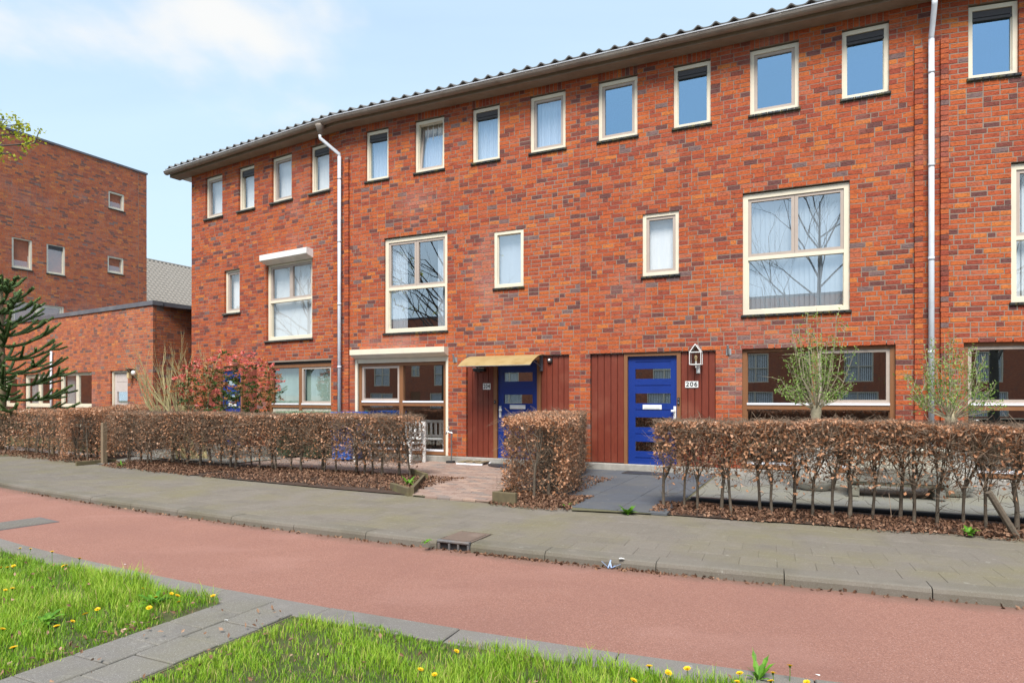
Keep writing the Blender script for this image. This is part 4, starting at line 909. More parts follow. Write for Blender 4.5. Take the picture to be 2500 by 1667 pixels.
# ================================================================ hedges
def hedge(label, path, width, height, nleaf, ntwig, stemgap=0.26, prof=1.0, base_z=-0.03, low=0.32, seed=1, stem_r=0.019, group='clipped beech hedges along the gardens', roundend=0.1):
    """path: world xy points; prof > 1 keeps the leaves near the top; low is the height where the twigs begin"""
    rng = random.Random(seed); pts = [Vector((p[0], p[1])) for p in path]; ws = width if hasattr(width, '__len__') else [width] * len(pts)
    seg = [(pts[i + 1] - pts[i]).length for i in range(len(pts) - 1)]; T = sum(seg); cum = np.concatenate([[0], np.cumsum(seg)])
    def at(t):
        i = min(max(int(np.searchsorted(cum, t, 'right')) - 1, 0), len(seg) - 1); f = (t - cum[i]) / seg[i]; p = pts[i].lerp(pts[i + 1], f); d = (pts[i + 1] - pts[i]).normalized(); return p, d, ws[i] * (1 - f) + ws[i + 1] * f
    c0 = pts[0]; h = thing('beech_hedge', label, 'hedge', (c0.x, c0.y, base_z), 0, group)
    off = np.array([c0.x, c0.y, base_z])
    def sample(n, mode):
        t = RNG.uniform(0, T, n); idx = np.clip(np.searchsorted(cum, t, 'right') - 1, 0, len(seg) - 1); f = (t - cum[idx]) / np.array(seg)[idx]
        px = np.array([[p.x, p.y] for p in pts]); c = px[idx] * (1 - f[:, None]) + px[idx + 1] * f[:, None]; dd = (px[idx + 1] - px[idx]); dd /= np.linalg.norm(dd, axis=1)[:, None]; nn = np.stack([-dd[:, 1], dd[:, 0]], 1)
        w = np.array(ws)[idx] * (1 - f) + np.array(ws)[idx + 1] * f
        return t, c, nn, w
    # leaves: on the top, on both faces and some inside
    def cloud(n, k_top, k_face):
        t, c, nn, w = sample(n, 0); m = RNG.random(n); u = RNG.uniform(-0.5, 0.5, n); z = RNG.random(n)
        top = m < k_top; face = (m >= k_top) & (m < k_top + k_face)
        z = np.where(top, 1 - RNG.exponential(0.03, n), low + (1 - low) * (1 - z ** (1.0 / max(prof, 0.01)) if False else (1 - low * 0) * z ** (1 / prof)))
        z = np.where(~top, low * 0.55 + (1 - low * 0.55) * RNG.random(n) ** (1 / prof), z)
        sg = np.sign(RNG.random(n) - 0.5); u = np.where(face, sg * (0.5 - RNG.exponential(0.05, n)), u)
        endd = np.minimum(t, T - t); shr = np.clip(endd / max(roundend, 1e-3), 0.0, 1) ** 0.5
        bulge = 1 + 0.10 * np.sin(t * 3.1 + seed) + 0.06 * np.sin(t * 7.7 + 2 * seed)
        u = np.clip(u, -0.56, 0.56) * bulge * (0.55 + 0.45 * shr)
        hgt = height * (1 + 0.018 * np.sin(t * 2.3 + seed) + 0.012 * np.sin(t * 9 + seed)) - 0.10 * (1 - shr)
        p = np.concatenate([c + nn * (u * w)[:, None], (z * hgt)[:, None]], 1)
        p[:, :2] += dd_end(t, T, n)
        return p, z
    def dd_end(t, T, n): return RNG.normal(0, 0.02, (n, 2))
    p, z = cloud(int(nleaf * 1.6), 0.30, 0.50)
    w_ = pnoise(p + off, 6.5, seed) * 0.5 + pnoise(p + off, 2.3, seed + 5) * 0.5; keep = RNG.random(len(p)) < np.clip(0.62 + 0.9 * w_ + 0.45 * (z > 0.93), 0.05, 1); p = p[keep][:nleaf]; z = z[keep][:nleaf]
    p = p - np.array([c0.x, c0.y, 0])
    leaf_cloud('foliage', p, RNG.uniform(0.030, 0.062, len(p)), MT['deadleaf'], np.clip(RNG.beta(2.2, 2.3, len(p)) + 0.10 * (z > 0.95) + 0.16 * pnoise(p + off, 3.1, seed + 2), 0, 1), h, 0.25, kind='stuff')  # leaves near the top tinted lighter, sunlight on the hedge top put into colour
    a, z = cloud(ntwig, 0.12, 0.40); a = a - np.array([c0.x, c0.y, 0]); dirn = RNG.normal(size=(ntwig, 3)); dirn[:, 2] += 0.55; dirn /= np.linalg.norm(dirn, axis=1)[:, None]
    L = RNG.uniform(0.06, 0.24, ntwig)[:, None]; e = a + dirn * L; e[:, 2] = np.minimum(e[:, 2], height + RNG.uniform(-0.01, 0.035, ntwig)); e[:, 2] = np.maximum(e[:, 2], 0.06)
    twig_cloud('twigs', a, e, RNG.uniform(0.0016, 0.0042, ntwig), MT['twig'], h, 0.5, kind='stuff')
    # stems, each plant its own part
    variants = []
    for v in range(7):
        b = MB(); fork = height * rng.uniform(0.36, 0.56); lean = Vector((rng.uniform(-.05, .05), rng.uniform(-.04, .04), 0)); r0 = stem_r * rng.uniform(0.8, 1.3)
        tp = Vector((0, 0, -0.04)); pts2 = [tp, Vector((lean.x * .4 + rng.uniform(-.02, .02), lean.y * .4, fork * .5)), Vector((lean.x, lean.y, fork))]
        b.tube(pts2, [r0 * 1.25, r0, r0 * 1.05], 7, cap=False)
        for k in range(rng.randint(4, 6)):
            a = rng.uniform(0, 6.28); ln = height - fork - 0.03; rr = rng.uniform(0.08, 0.26); q0 = pts2[2] - Vector((0, 0, rng.uniform(0, fork * 0.35)))
            q1 = q0 + Vector((math.cos(a) * rr * .55, math.sin(a) * rr * .45, ln * .42)); q2 = q0 + Vector((math.cos(a) * rr + rng.uniform(-.05, .05), math.sin(a) * rr * .7, ln * .95)); b.tube([q0, q1, q2], [r0 * .6, r0 * .42, r0 * .2], 5, cap=False)
            for kk in range(4):
                f = rng.uniform(0.2, 0.95); q = q1.lerp(q2, f) if f > .5 else q0.lerp(q1, f * 2); e2 = q + Vector((rng.uniform(-.17, .17), rng.uniform(-.14, .14), rng.uniform(-.03, .16))); m_ = (q + e2) / 2 + Vector((0, 0, .02)); b.tube([q, m_, e2], [r0 * .26, r0 * .2, r0 * .1], 4, cap=False)
        for kk in range(6):    # thin side twigs low down
            q = pts2[0].lerp(pts2[2], rng.uniform(.35, .95)); a = rng.uniform(0, 6.28); l2 = rng.uniform(.1, .26); e2 = q + Vector((math.cos(a) * l2, math.sin(a) * l2 * .7, rng.uniform(-.05, .10))); b.tube([q, q.lerp(e2, .5) + Vector((0, 0, rng.uniform(-.02, .03))), e2], [r0 * .24, r0 * .17, r0 * .09], 4, cap=False)
        variants.append(b.mesh('stem', MT['bark'], True))
    n = max(2, int(T / stemgap))
    for i in range(n):
        t = (i + 0.5 + rng.uniform(-.3, .3)) * T / n; pp, d, w = at(t); nn = Vector((-d.y, d.x)); k = nn * rng.uniform(-.2, .2) * w
        o = link('stem', variants[i % 7], h); o.location = (pp.x + k.x - c0.x, pp.y + k.y - c0.y, 0); o.rotation_euler = (0, 0, rng.uniform(0, 6.28)); s = rng.uniform(.9, 1.03); o.scale = (s, s, s)
    return h
xy = lambda seg, s, o: tuple(P(seg, s, o))[:2]
hedge('long brown beech hedge with see-through twigs in front of the end house and the bins', [xy('A', -3.15, 3.30), xy('A', -0.3, 3.05), xy('B', 1.5, 2.62), xy('B', 3.62, 2.62)], 0.78, 1.07, 21000, 24000, 0.24, 2.1, low=0.20, seed=2)
hedge('brown beech hedge with bare lower stems in front of number 206', [xy('B', 8.02, 3.80), xy('B', 10.5, 3.78), xy('B', 13.2, 3.75)], 0.60, 1.10, 17500, 13000, 0.20, 2.6, low=0.40, seed=3, stem_r=0.017)
hedge('dense brown beech hedge between the two front doors', [xy('B', 6.42, 4.05), xy('B', 6.02, 2.2), xy('B', 5.66, 0.35)], [0.98, 0.70, 0.46], 1.13, 20000, 7000, 0.22, 1.05, low=0.10, seed=4)
hedge('beech hedge left of the wooden post, along the annex garden', [xy('A', -13.5, 3.42), xy('A', -8.0, 3.42), xy('A', -4.85, 3.50)], 0.62, 1.08, 11500, 7500, 0.30, 1.35, low=0.25, seed=5)
hedge('bushy coppery beech hedge running back from the pavement beside the wooden post', [xy('A', -4.05, 3.75), xy('A', -5.6, 2.55), xy('A', -7.3, 1.15)], [0.85, 0.7, 0.6], 1.12, 16000, 4500, 0.28, 1.1, low=0.08, seed=6)
hedge('far beech hedge in front of the annex door, behind the long hedge', [xy('A', -7.8, 1.0), xy('A', -4.2, 1.0)], 0.55, 1.16, 5000, 2000, 0.35, 1.2, low=0.2, seed=7)
# fallen leaves under the hedges, along the kerb and on the grass
def litter():
    pts = []
    def band(seg, s0, s1, o0, o1, n, z=-0.03, hump=0.07):
        s = RNG.uniform(s0, s1, n); f = RNG.beta(1.25, 1.25, n); o = o0 + (o1 - o0) * f + 0.05 * np.sin(s * 5); zz = z + hump * np.sin(np.pi * np.clip(f, 0, 1)) * RNG.random(n) + 0.004
        t = TH[seg]; return np.stack([ORG[seg][0] + s * math.cos(t) - o * math.sin(t), ORG[seg][1] - s * math.sin(t) - o * math.cos(t), zz], 1)
    pts.append(band('A', -3.0, 0.2, 2.75, 3.95, 4500)); pts.append(band('B', 0.0, 4.45, 2.15, 3.95, 6800)); pts.append(band('B', 8.0, 13.5, 3.35, 4.22, 6800)); pts.append(band('B', 5.95, 7.05, 3.3, 4.52, 2300)); pts.append(band('B', 6.15, 6.75, 1.0, 3.4, 700))
    pts.append(band('A', -8.5, -3.6, 3.2, 3.95, 2200)); pts.append(band('A', -13, -8.5, 3.2, 3.8, 700))
    n = 420; s = RNG.uniform(-9, 6, n) ; s = np.concatenate([s, RNG.normal(-0.3, 0.35, 130), RNG.normal(0.9, 0.25, 70)]); a = KA + s / KR; r = KR + np.abs(RNG.normal(0.025, 0.03, len(s))); pts.append(np.stack([KC[0] + r * np.cos(a), KC[1] + r * np.sin(a), np.full(len(s), -0.121)], 1))
    n = 1100; X = RNG.uniform(-6, 2, n); Y = RNG.uniform(2.6, 7, n); ok = np.hypot(X - EC[0], Y - EC[1]) > ER + 0.25; pts.append(np.stack([X[ok], Y[ok], np.full(ok.sum(), -0.085) + RNG.uniform(-.02, .03, ok.sum())], 1))
    t = RNG.uniform(8.9, 10.6, 150); s2 = np.where(RNG.random(150) < .7, 5.84, 6.72) + RNG.normal(0, 0.05, 150); th = TH['B']; pts.append(np.stack([ORG['B'][0] + s2 * math.cos(th) - t * math.sin(th), ORG['B'][1] - s2 * math.sin(th) - t * math.cos(th), np.full(150, -0.10)], 1))
    p = np.concatenate(pts); ng = len(p) - 150 - int(ok.sum()); sz_ = RNG.uniform(0.028, 0.060, len(p)); sz_[ng:] = RNG.uniform(0.016, 0.042, len(p) - ng); rn_ = RNG.beta(1.6, 2.4, len(p)); rn_[ng:] = RNG.uniform(0.45, 1.0, len(p) - ng)
    o = leaf_cloud('fallen_leaves', p, sz_, MT['litter'], rn_, None, nrm=None, kind='stuff')
    o['label'] = 'brown fallen leaves lying under the hedges, along the kerb and on the grass'
    return o
litter()

# ================================================================ grass and dandelions
def build_grass():
    def noise2(x, y): return (np.sin(x * 3.1 + 1.3 * np.sin(y * 2.3)) + np.sin(y * 4.1 + 1.9 * np.sin(x * 1.7 + 1)) + np.sin((x + y) * 6.3 + 2)) / 3
    out = []
    for n, (xa, xb, ya, yb), dens in ((330000, (-6.6, 1.9, 2.75, 7.7), 1), (26000, (-14, 6, -3, 12), 0)):
        X = RNG.uniform(xa, xb, n); Y = RNG.uniform(ya, yb, n); rr = np.hypot(X - EC[0], Y - EC[1])
        ok = (rr > ER + 0.225 + 0.03 * np.sin(X * 9)) & (X > -13.5)
        th = TH['B']; s = (X - ORG['B'][0]) * math.cos(th) - (Y - ORG['B'][1]) * math.sin(th)
        ok &= ~((s > 5.955 + 0.035 * np.sin(Y * 11) + 0.02 * np.sin(Y * 29) + RNG.exponential(0.012, n)) & (s < 6.575 + 0.035 * np.sin(Y * 13) + 0.02 * np.sin(Y * 31) - RNG.exponential(0.012, n)))
        if dens: ok &= (np.abs(X) < 0.83 * Y + 0.2)
        else: ok &= ~((X > -6.6) & (X < 1.9) & (Y > 2.75) & (Y < 7.7))
        nz = noise2(X, Y); nz2 = noise2(X * 2.7 + 5, Y * 2.7); bare = noise2(X * 1.9 + 9, Y * 1.9 + 4)
        ok &= RNG.random(n) < np.clip(0.72 + 0.5 * nz2 - 0.75 * np.clip(bare - 0.35, 0, 1), 0.06, 1)
        out.append(np.stack([X, Y, nz, nz2, s, bare], 1)[ok])
    D = np.concatenate(out); n = len(D); X, Y, nz, nz2, s, bare_ = D.T
    H = 0.055 + 0.035 * nz + 0.03 * nz2 + RNG.exponential(0.014, n); H = np.where(s < 5.9, H + 0.008, H * 0.72 - 0.004)
    tuft = np.exp(-((X - 0.40) ** 2 + (Y - 3.70) ** 2) / 0.012) + 0.8 * np.exp(-((X + 3.0) ** 2 + (Y - 5.1) ** 2) / 0.10) + 0.6 * np.exp(-((X - 0.05) ** 2 + (Y - 3.45) ** 2) / 0.2) + 0.7 * np.exp(-((X - 0.9) ** 2 + (Y - 3.2) ** 2) / 0.10)
    H = np.clip(H * 0.88, 0.020, 0.13) + 0.085 * tuft * RNG.uniform(0.5, 1.1, n)
    edge_fade = np.clip((np.abs(s - 6.26) - 0.30) / 0.16, 0.30, 1); H *= edge_fade
    a = RNG.uniform(0, 2 * np.pi, n); w = RNG.uniform(0.0013, 0.0031, n); ln = RNG.uniform(0.15, 0.95, n) * H
    dx, dy = np.cos(a), np.sin(a); b = np.stack([X, Y, np.full(n, -0.137)], 1); sd = np.stack([-dy * w, dx * w, np.zeros(n)], 1)
    m = b + np.stack([dx * ln * 0.35, dy * ln * 0.35, H * 0.62], 1); tp = b + np.stack([dx * ln, dy * ln, H], 1)
    V = np.stack([b - sd, b + sd, m - sd * 0.8, m + sd * 0.8, tp], 1).reshape(-1, 3); i = np.arange(n)[:, None] * 5; F = np.concatenate([i + [0, 1, 3], i + [0, 3, 2], i + [2, 3, 4]], 1).reshape(-1, 3)
    rnd = np.clip(0.42 + 0.20 * nz + 0.12 * nz2 + RNG.normal(0, 0.19, n), 0, 0.9); rnd = np.where(RNG.random(n) < 0.05 + 0.16 * np.clip(bare_, 0, 1), RNG.uniform(0.92, 1, n), rnd)
    link('grass', np_mesh('grass', V, F, MT['grass'], np.repeat(rnd, 3)), None, kind='stuff', label='bright green grass growing in the verge')
build_grass()
def G(px, py, z): Y = (1.345 - z) * 1580 / (py - 971); return Vector(((px - 1250) / 1580 * Y, Y, z))
def head_mesh(closed=False, seed=0):
    rng = random.Random(seed); b = MB()
    for lay_, (n, L, t) in enumerate(((22, 0.020, 0.22), (18, 0.016, 0.5), (12, 0.010, 0.95))):
        if closed: L *= 0.8; t = 1.35
        for i in range(n):
            w = 2 * math.pi * (i + 0.5 * lay_) / n + rng.uniform(-.06, .06); d = Vector((math.cos(w) * math.cos(t), math.sin(w) * math.cos(t), math.sin(t))); sd = Vector((-math.sin(w), math.cos(w), 0)) * 0.0024; e = L * rng.uniform(.85, 1.1)
            b.face([-sd * 0.4, sd * 0.4, d * e * .9 + sd, d * e, d * e * .9 - sd], r=rng.random())
    return b.mesh('flower_head', MT['petal'])
heads = [head_mesh(False, i) for i in range(4)] + [head_mesh(True, 9)]
stems = []
for h_ in (0.06, 0.09, 0.12):
    b = MB(); b.tube([(0.008, 0.004, -h_), (0.004, 0, -h_ * .5), (0, 0, 0)], [0.0022, 0.002, 0.0019], 5, r=0.7); b.lathe([(0.001, -0.010), (0.006, -0.006), (0.006, 0.0), (0.002, 0.002)], 8); stems.append(b.mesh('stem', MT['weed']))
zA = lambda l: [(x / 2.24, 1300 + y / 2.24) for x, y in l]; zB = lambda l: [(700 + x / 2.352, 1067 + y / 2.352) for x, y in l]; zC = lambda l: [(1500 + x / 2.352, 1067 + y / 2.352) for x, y in l]
dand = [('yellow dandelion flower in the long grass at the far left', zA([(30, 313), (68, 305), (42, 190), (75, 182), (5, 190), (14, 527), (75, 628)]), 'dandelions at the far left'),
        ('yellow dandelion flower at the path edge of the left grass', zA([(285, 104), (435, 141), (167, 88), (110, 85), (345, 182), (362, 178)]), 'dandelions by the path edge'),
        ('yellow dandelion flower near the corner of the left grass patch', zA([(781, 305), (853, 352), (938, 333), (970, 344), (978, 378), (816, 410), (1165, 345)]), 'dandelions at the grass corner'),
        ('yellow dandelion flower among dry leaves in the middle of the left grass', zA([(533, 418), (467, 445), (397, 484), (310, 511)]), 'dandelions in the left grass'),
        ('yellow dandelion flower in the middle grass beside the edging', zB([(975, 1228), (768, 1333), (848, 1362)]), 'dandelions in the middle grass'),
        ('yellow dandelion flower in the grass at the right', zC([(200, 1315), (418, 1328), (310, 1352), (110, 1395), (720, 1355), (705, 1402), (910, 1353), (898, 1400), (1008, 1312), (1105, 1406)]), 'dandelions in the right grass')]
ORD = ['leftmost', 'second', 'third', 'fourth', 'fifth', 'sixth', 'seventh', 'eighth', 'ninth', 'rightmost']
for lab, pl, grp in dand:
    pl = sorted(pl); k = len(pl)
    for i, (px, py) in enumerate(pl):
        place = 'leftmost' if i == 0 else ('rightmost' if i == k - 1 else ORD[i] + ' from the left')
        hh = random.choice((0, 1, 2)); p = G(px, py, -0.132 + (0.06, 0.09, 0.12)[hh]); t = thing('dandelion', lab.replace('yellow dandelion flower', 'yellow dandelion, ' + place + ',', 1), 'flower', p, random.uniform(0, 6.28), grp)
        link('stem', stems[hh], t); o = link('flower_head', random.choice(heads[:4]), t); o.rotation_euler = (random.uniform(-.45, .45), random.uniform(-.45, .45), 0); sc_ = random.uniform(.72, 1.05); o.scale = (sc_, sc_, sc_)
def weed(label, p, r, n, up=0.5, toothed=False, group=None, name='weed'):
    b = MB(); rng = random.Random(int(p[0] * 1000))
    for i in range(n):
        w = rng.uniform(0, 6.28); L = r * rng.uniform(.6, 1.1); el = rng.uniform(up * .5, up * 1.4); c0 = Vector((0, 0, 0)); d = Vector((math.cos(w), math.sin(w), 0)); sd = Vector((-math.sin(w), math.cos(w), 0)); k = 6; prev = None
        for j in range(k + 1):
            f = j / k; q = d * (L * f) + Vector((0, 0, L * (el * f - 0.55 * f * f))); wd = L * 0.17 * math.sin(math.pi * min(f + .08, 1)) * (0.55 if toothed and j % 2 else 1)
            cur = (q - sd * wd + Vector((0, 0, wd * .3)), q, q + sd * wd + Vector((0, 0, wd * .3)))
            if prev: b.face([prev[0], prev[1], cur[1], cur[0]], r=rng.random()); b.face([prev[1], prev[2], cur[2], cur[1]], r=rng.random())
            prev = cur
    o = b.build(name, MT['weed']); o.location = p; return tag(o, label, 'weed', group)
weed('large toothed dandelion leaves standing in front of the red path', G(1850, 1662, -0.132), 0.10, 14, 1.5, True)
weed('bright green weed at the foot of the dark slab path', P('B', 7.78, 4.36, -0.05), 0.13, 22, 1.2); weed('green weed growing in the leaf litter below the right hedge', P('B', 11.2, 4.12, -0.03), 0.11, 24, 1.0)
weed('small green weed beside the left end of the long hedge', P('A', -2.3, 3.8, -0.03), 0.10, 16, 1.4); weed('small weed at the base of the hedge between the doors', P('B', 6.95, 4.25, -0.04), 0.09, 14, 1.1)
weed('tuft of weeds beside the timber edging of the driveway', P('B', 4.05, 3.45, -0.02), 0.14, 18, 1.2); weed('broad dandelion rosette in the left grass by the slabs', G(105, 1525, -0.12), 0.14, 16, 0.8, True); weed('dandelion rosette with flowers near the grass corner', G(375, 1478, -0.12), 0.14, 18, 0.9, True)
weed('flat green weed on the moss beside the kerb drain', P('B', 6.4, 6.63, -0.05), 0.07, 14, 0.7)

# ================================================================ things fixed to the facades
def wall_thing(name, label, cat, seg, s, o, z, group=None): return thing(name, label, cat, P(seg, s, o, z), -TH[seg], group)
def text_mesh(txt, size, mat, ext=0.001):
    cu = bpy.data.curves.new('digits', 'FONT'); cu.body = txt; cu.size = size; cu.align_x = 'CENTER'; cu.align_y = 'CENTER'; cu.extrude = ext; cu.offset = 0.0016; cu.space_character = 1.18
    ob = bpy.data.objects.new('digits', cu); COL.objects.link(ob); me = bpy.data.meshes.new_from_object(ob.evaluated_get(bpy.context.evaluated_depsgraph_get())); bpy.data.objects.remove(ob); bpy.data.curves.remove(cu); me.materials.clear(); me.materials.append(mat); me.name = 'digits'; return me
for num, s, z, w, h_ in (('204', 3.636, 1.582, 0.176, 0.128), ('206', 7.797, 1.588, 0.232, 0.116)):
    t = wall_thing('house_number', ('white number plate reading 204 left of the door under the canopy' if num == '204' else 'wider white number plate reading 206 below the house-shaped lantern'), 'house number', 'B', s, -0.045, z)
    b = MB(); b.bbox(-w / 2, w / 2, -0.006, 0.004, -h_ / 2, h_ / 2, 0.002); b.build('plate', MT['plate'], t)
    o = link('digits', text_mesh(num, h_ * 0.96, MT['ink']), t); o.location = (0, -0.0085, 0.0); o.rotation_euler = (math.pi / 2, 0, 0); o.scale = (0.74 if num == '204' else 1.12, 1, 1)
# canopy over door 204
cn = wall_thing('door_canopy', 'yellowed curved plastic canopy on dark brackets over door 204', 'canopy', 'B', 4.17, 0, 2.0)
b = MB(); n = 12; prof = []
for i in range(n + 1):
    f = i / n; prof.append((-0.02 - 0.73 * f, 0.205 - 0.235 * f ** 2.1))
for (ya, za), (yb, zb) in zip(prof[:-1], prof[1:]):
    b.face([(-0.785, ya, za), (0.785, ya, za), (0.785, yb, zb), (-0.785, yb, zb)]); b.face([(-0.785, ya, za - .007), (-0.785, yb, zb - .007), (0.785, yb, zb - .007), (0.785, ya, za - .007)])
    for x in (-0.785, 0.785): b.face([(x, ya, za), (x, yb, zb), (x, yb, zb - .007), (x, ya, za - .007)])
b.build('canopy_sheet', MT['awning'], cn)
b = MB(); b.box(-0.785, 0.785, -0.765, -0.748, -0.042, -0.028); b.build('front_edge', MT['steel'], cn)
for x in (-0.70, 0.70):
    b = MB(); b.bbox(x - 0.028, x + 0.028, -0.012, 0.045, -0.12, 0.19, 0.004)
    pts = [(x, 0.0, -0.06), (x, -0.14, 0.0), (x, -0.36, 0.055), (x, -0.62, 0.03)]
    b.tube(pts, [0.017, 0.013, 0.011, 0.009], 6); b.build('bracket', MT['cap'], cn)
# lights and small fittings
t = wall_thing('wall_light', 'white round bulkhead light half hidden by the door canopy', 'wall light', 'B', 3.285, -0.05, 2.13)
b = MB(); 
def dome(b, r, d, n=18, rings=5, m=0):
    k = len(b.v); pr = [(r * math.cos(i / rings * math.pi / 2), d * math.sin(i / rings * math.pi / 2)) for i in range(rings + 1)]
    for rr, y in pr: 
        for j in range(n): w = 2 * math.pi * j / n; b.v.append((rr * math.cos(w), -y, rr * math.sin(w)))
    for i in range(rings):
        for j in range(n): j2 = (j + 1) % n; b.f.append((k + i * n + j, k + i * n + j2, k + (i + 1) * n + j2, k + (i + 1) * n + j)); b.mi.append(m); b.r.append(0)
dome(b, 0.095, 0.06); b.build('light_dome', MT['plate'], t, True); b = MB(); b.tube([(0, 0.012, 0), (0, -0.012, 0)], 0.105, 18); b.build('light_base', MT['steel'], t)
t = wall_thing('wall_light', 'small round black wall light right of the canopy', 'wall light', 'B', 5.045, -0.05, 2.085)
b = MB(); b.tube([(0, 0.01, 0), (0, -0.03, 0)], 0.055, 16); b.build('light_housing', MT['black'], t); b = MB(); dome(b, 0.042, 0.045); o = b.build('lens', MT['steel'], t, True); o.location = (-0.004, -0.028, 0)
t = wall_thing('motion_lamp', 'flat black lamp box under the left end of the canopy', 'wall lamp', 'B', 3.485, -0.05, 1.93)
b = MB(); b.bbox(-0.125, 0.125, -0.10, 0.0, -0.035, 0.022, 0.006); b.build('lamp_box', MT['black'], t); b = MB(); b.bbox(-0.135, 0.135, -0.115, -0.002, 0.024, 0.036, 0.003); b.build('lamp_top', MT['steel'], t)
for s, lab in ((2.905, 'grey metal flag holder on the brick pier beside the cream shutter'), (8.440, 'grey metal flag holder on the brick pier beside number 206')):
    t = wall_thing('flag_holder', lab, 'flag holder', 'B', s, 0.004, 2.17); b = MB(); b.bbox(-0.045, 0.045, -0.006, 0.004, -0.075, 0.035, 0.002); b.build('base_plate', MT['galv'], t)
    b = MB(); b.tube([(0.0, -0.01, -0.05), (-0.01, -0.075, 0.10)], 0.021, 10); b.build('tube', MT['galv'], t)
t = wall_thing('doorbell', 'slim black video doorbell on the brown frame of door 206', 'doorbell', 'B', 7.566, -0.032, 1.288)
b = MB(); b.bbox(-0.020, 0.020, -0.022, 0.0, -0.066, 0.066, 0.005); b.build('bell_body', MT['black'], t); b = MB(); b.tube([(0, -0.026, -0.035), (0, -0.020, -0.035)], 0.011, 12); b.tube([(0, -0.026, 0.035), (0, -0.020, 0.035)], 0.008, 12); b.build('bell_button', MT['galv'], t)
t = wall_thing('doorbell', 'small dark bell push left of door 204', 'doorbell', 'B', 3.832, -0.032, 1.262); b = MB(); b.bbox(-0.016, 0.016, -0.015, 0, -0.035, 0.035, 0.004); b.build('bell_body', MT['black'], t); b = MB(); b.tube([(0, -0.019, 0), (0, -0.013, 0)], 0.008, 10); b.build('bell_button', MT['steel'], t)
# lantern
lt = wall_thing('wall_lantern', 'white house-shaped glass wall lantern beside door 206', 'lantern', 'B', 7.895, -0.045, 1.94)
b = MB(); w, d0, d1, zt, za = 0.098, -0.055, -0.235, 0.215, 0.355; e = 0.0075
def bar(b, p, q, r=e): b.tube([p, q], r, 4)
C4 = [(-w, d0), (w, d0), (w, d1), (-w, d1)]
for (x, y) in C4: bar(b, (x, y, 0), (x, y, zt))
for z in (0.0, zt):
    for i in range(4): bar(b, (*C4[i], z), (*C4[(i + 1) % 4], z), 0.009)
for y in (d0, d1): bar(b, (-w, y, zt), (0, y, za), 0.009); bar(b, (w, y, zt), (0, y, za), 0.009)
bar(b, (0, d0, za), (0, d1, za), 0.009); b.build('lantern_frame', MT['white'], lt)
b = MB(); 
for y in (d0, d1): b.face([(-w, y, 0), (w, y, 0), (w, y, zt), (0, y, za), (-w, y, zt)])
for x in (-w, w): b.face([(x, d0, 0), (x, d1, 0), (x, d1, zt), (x, d0, zt)])
b.build('lantern_glass', MT['clear'], lt)
b = MB(); 
for sx in (-1, 1): b.face([(sx * w, d0, zt + .004), (sx * w, d1, zt + .004), (0, d1, za + .004), (0, d0, za + .004)])
b.build('lantern_roof', MT['galv'], lt)
yc = (d0 + d1) / 2; b = MB(); b.lathe([(0.0, 0.165), (0.018, 0.158), (0.030, 0.135), (0.029, 0.115), (0.018, 0.085), (0.015, 0.06)], 14, 0, (0, yc, 0)); b.build('bulb', MT['bulb'], lt, True)
b = MB(); b.tube([(0, yc, 0.0), (0, yc, 0.06)], 0.016, 10); b.bbox(-0.03, 0.03, yc - .03, yc + .03, -0.012, 0.0, 0.002); b.tube([(0, yc, -0.01), (0, yc, -0.055)], 0.014, 8); b.tube([(0, yc, -0.05), (0.018, -0.02, -0.05)], 0.013, 8); b.bbox(0.018 - 0.032, 0.018 + 0.032, -0.018, 0.006, -0.155, -0.015, 0.008); b.build('wall_bracket', MT['white'], lt)
# annex fittings
t = wall_thing('wall_lantern', 'rusty wall lantern with flat cap beside the annex door', 'lantern', 'A', -9.126, 0, 2.08)
b = MB(); b.box(-0.15, 0.15, -0.24, 0.004, 0.135, 0.15); b.tube([(0, -0.11, 0.04), (0, -0.11, 0.135)], [0.035, 0.06], 8); b.build('lantern_cap', MT['rust'], t); b = MB(); b.bbox(-0.05, 0.05, -0.16, -0.06, -0.14, 0.04, 0.006); b.build('lantern_glass', MT['bulb'], t)
t = wall_thing('security_camera', 'small round white camera on the annex wall right of its lantern', 'camera', 'A', -8.905, 0, 2.075)
b = MB(); b.lathe([(0.001, 0.08), (0.05, 0.06), (0.07, 0.0), (0.05, -0.06), (0.001, -0.08)], 12, 0, (0, -0.1, 0.02)); b.build('camera_ball', MT['plate'], t, True); b = MB(); b.bbox(-0.04, 0.04, -0.07, 0.004, -0.14, -0.04, 0.006); b.build('camera_mount', MT['black'], t)
# standpipe tap
t = wall_thing('tap_standpipe', 'dark standpipe with a chrome tap on the paving by the brick pier', 'tap', 'B', 2.93, 0.20, -0.02)
b = MB(); b.tube([(0, 0, 0), (0, 0, 0.70)], 0.014, 8); b.build('pipe', MT['iron'], t); b = MB(); b.bbox(-0.10, 0.06, -0.06, 0.06, 0.0, 0.05, 0.008); b.build('foot', MT['black'], t)
b = MB(); b.tube([(0.03, 0, 0.63), (-0.09, -0.02, 0.66), (-0.12, -0.03, 0.60)], [0.018, 0.020, 0.015], 8); b.tube([(-0.06, -0.01, 0.68), (-0.06, -0.01, 0.75)], [0.014, 0.010], 8); b.tube([(-0.09, -0.01, 0.755), (-0.03, -0.01, 0.745)], 0.009, 6); b.build('tap_head', MT['steel'], t)
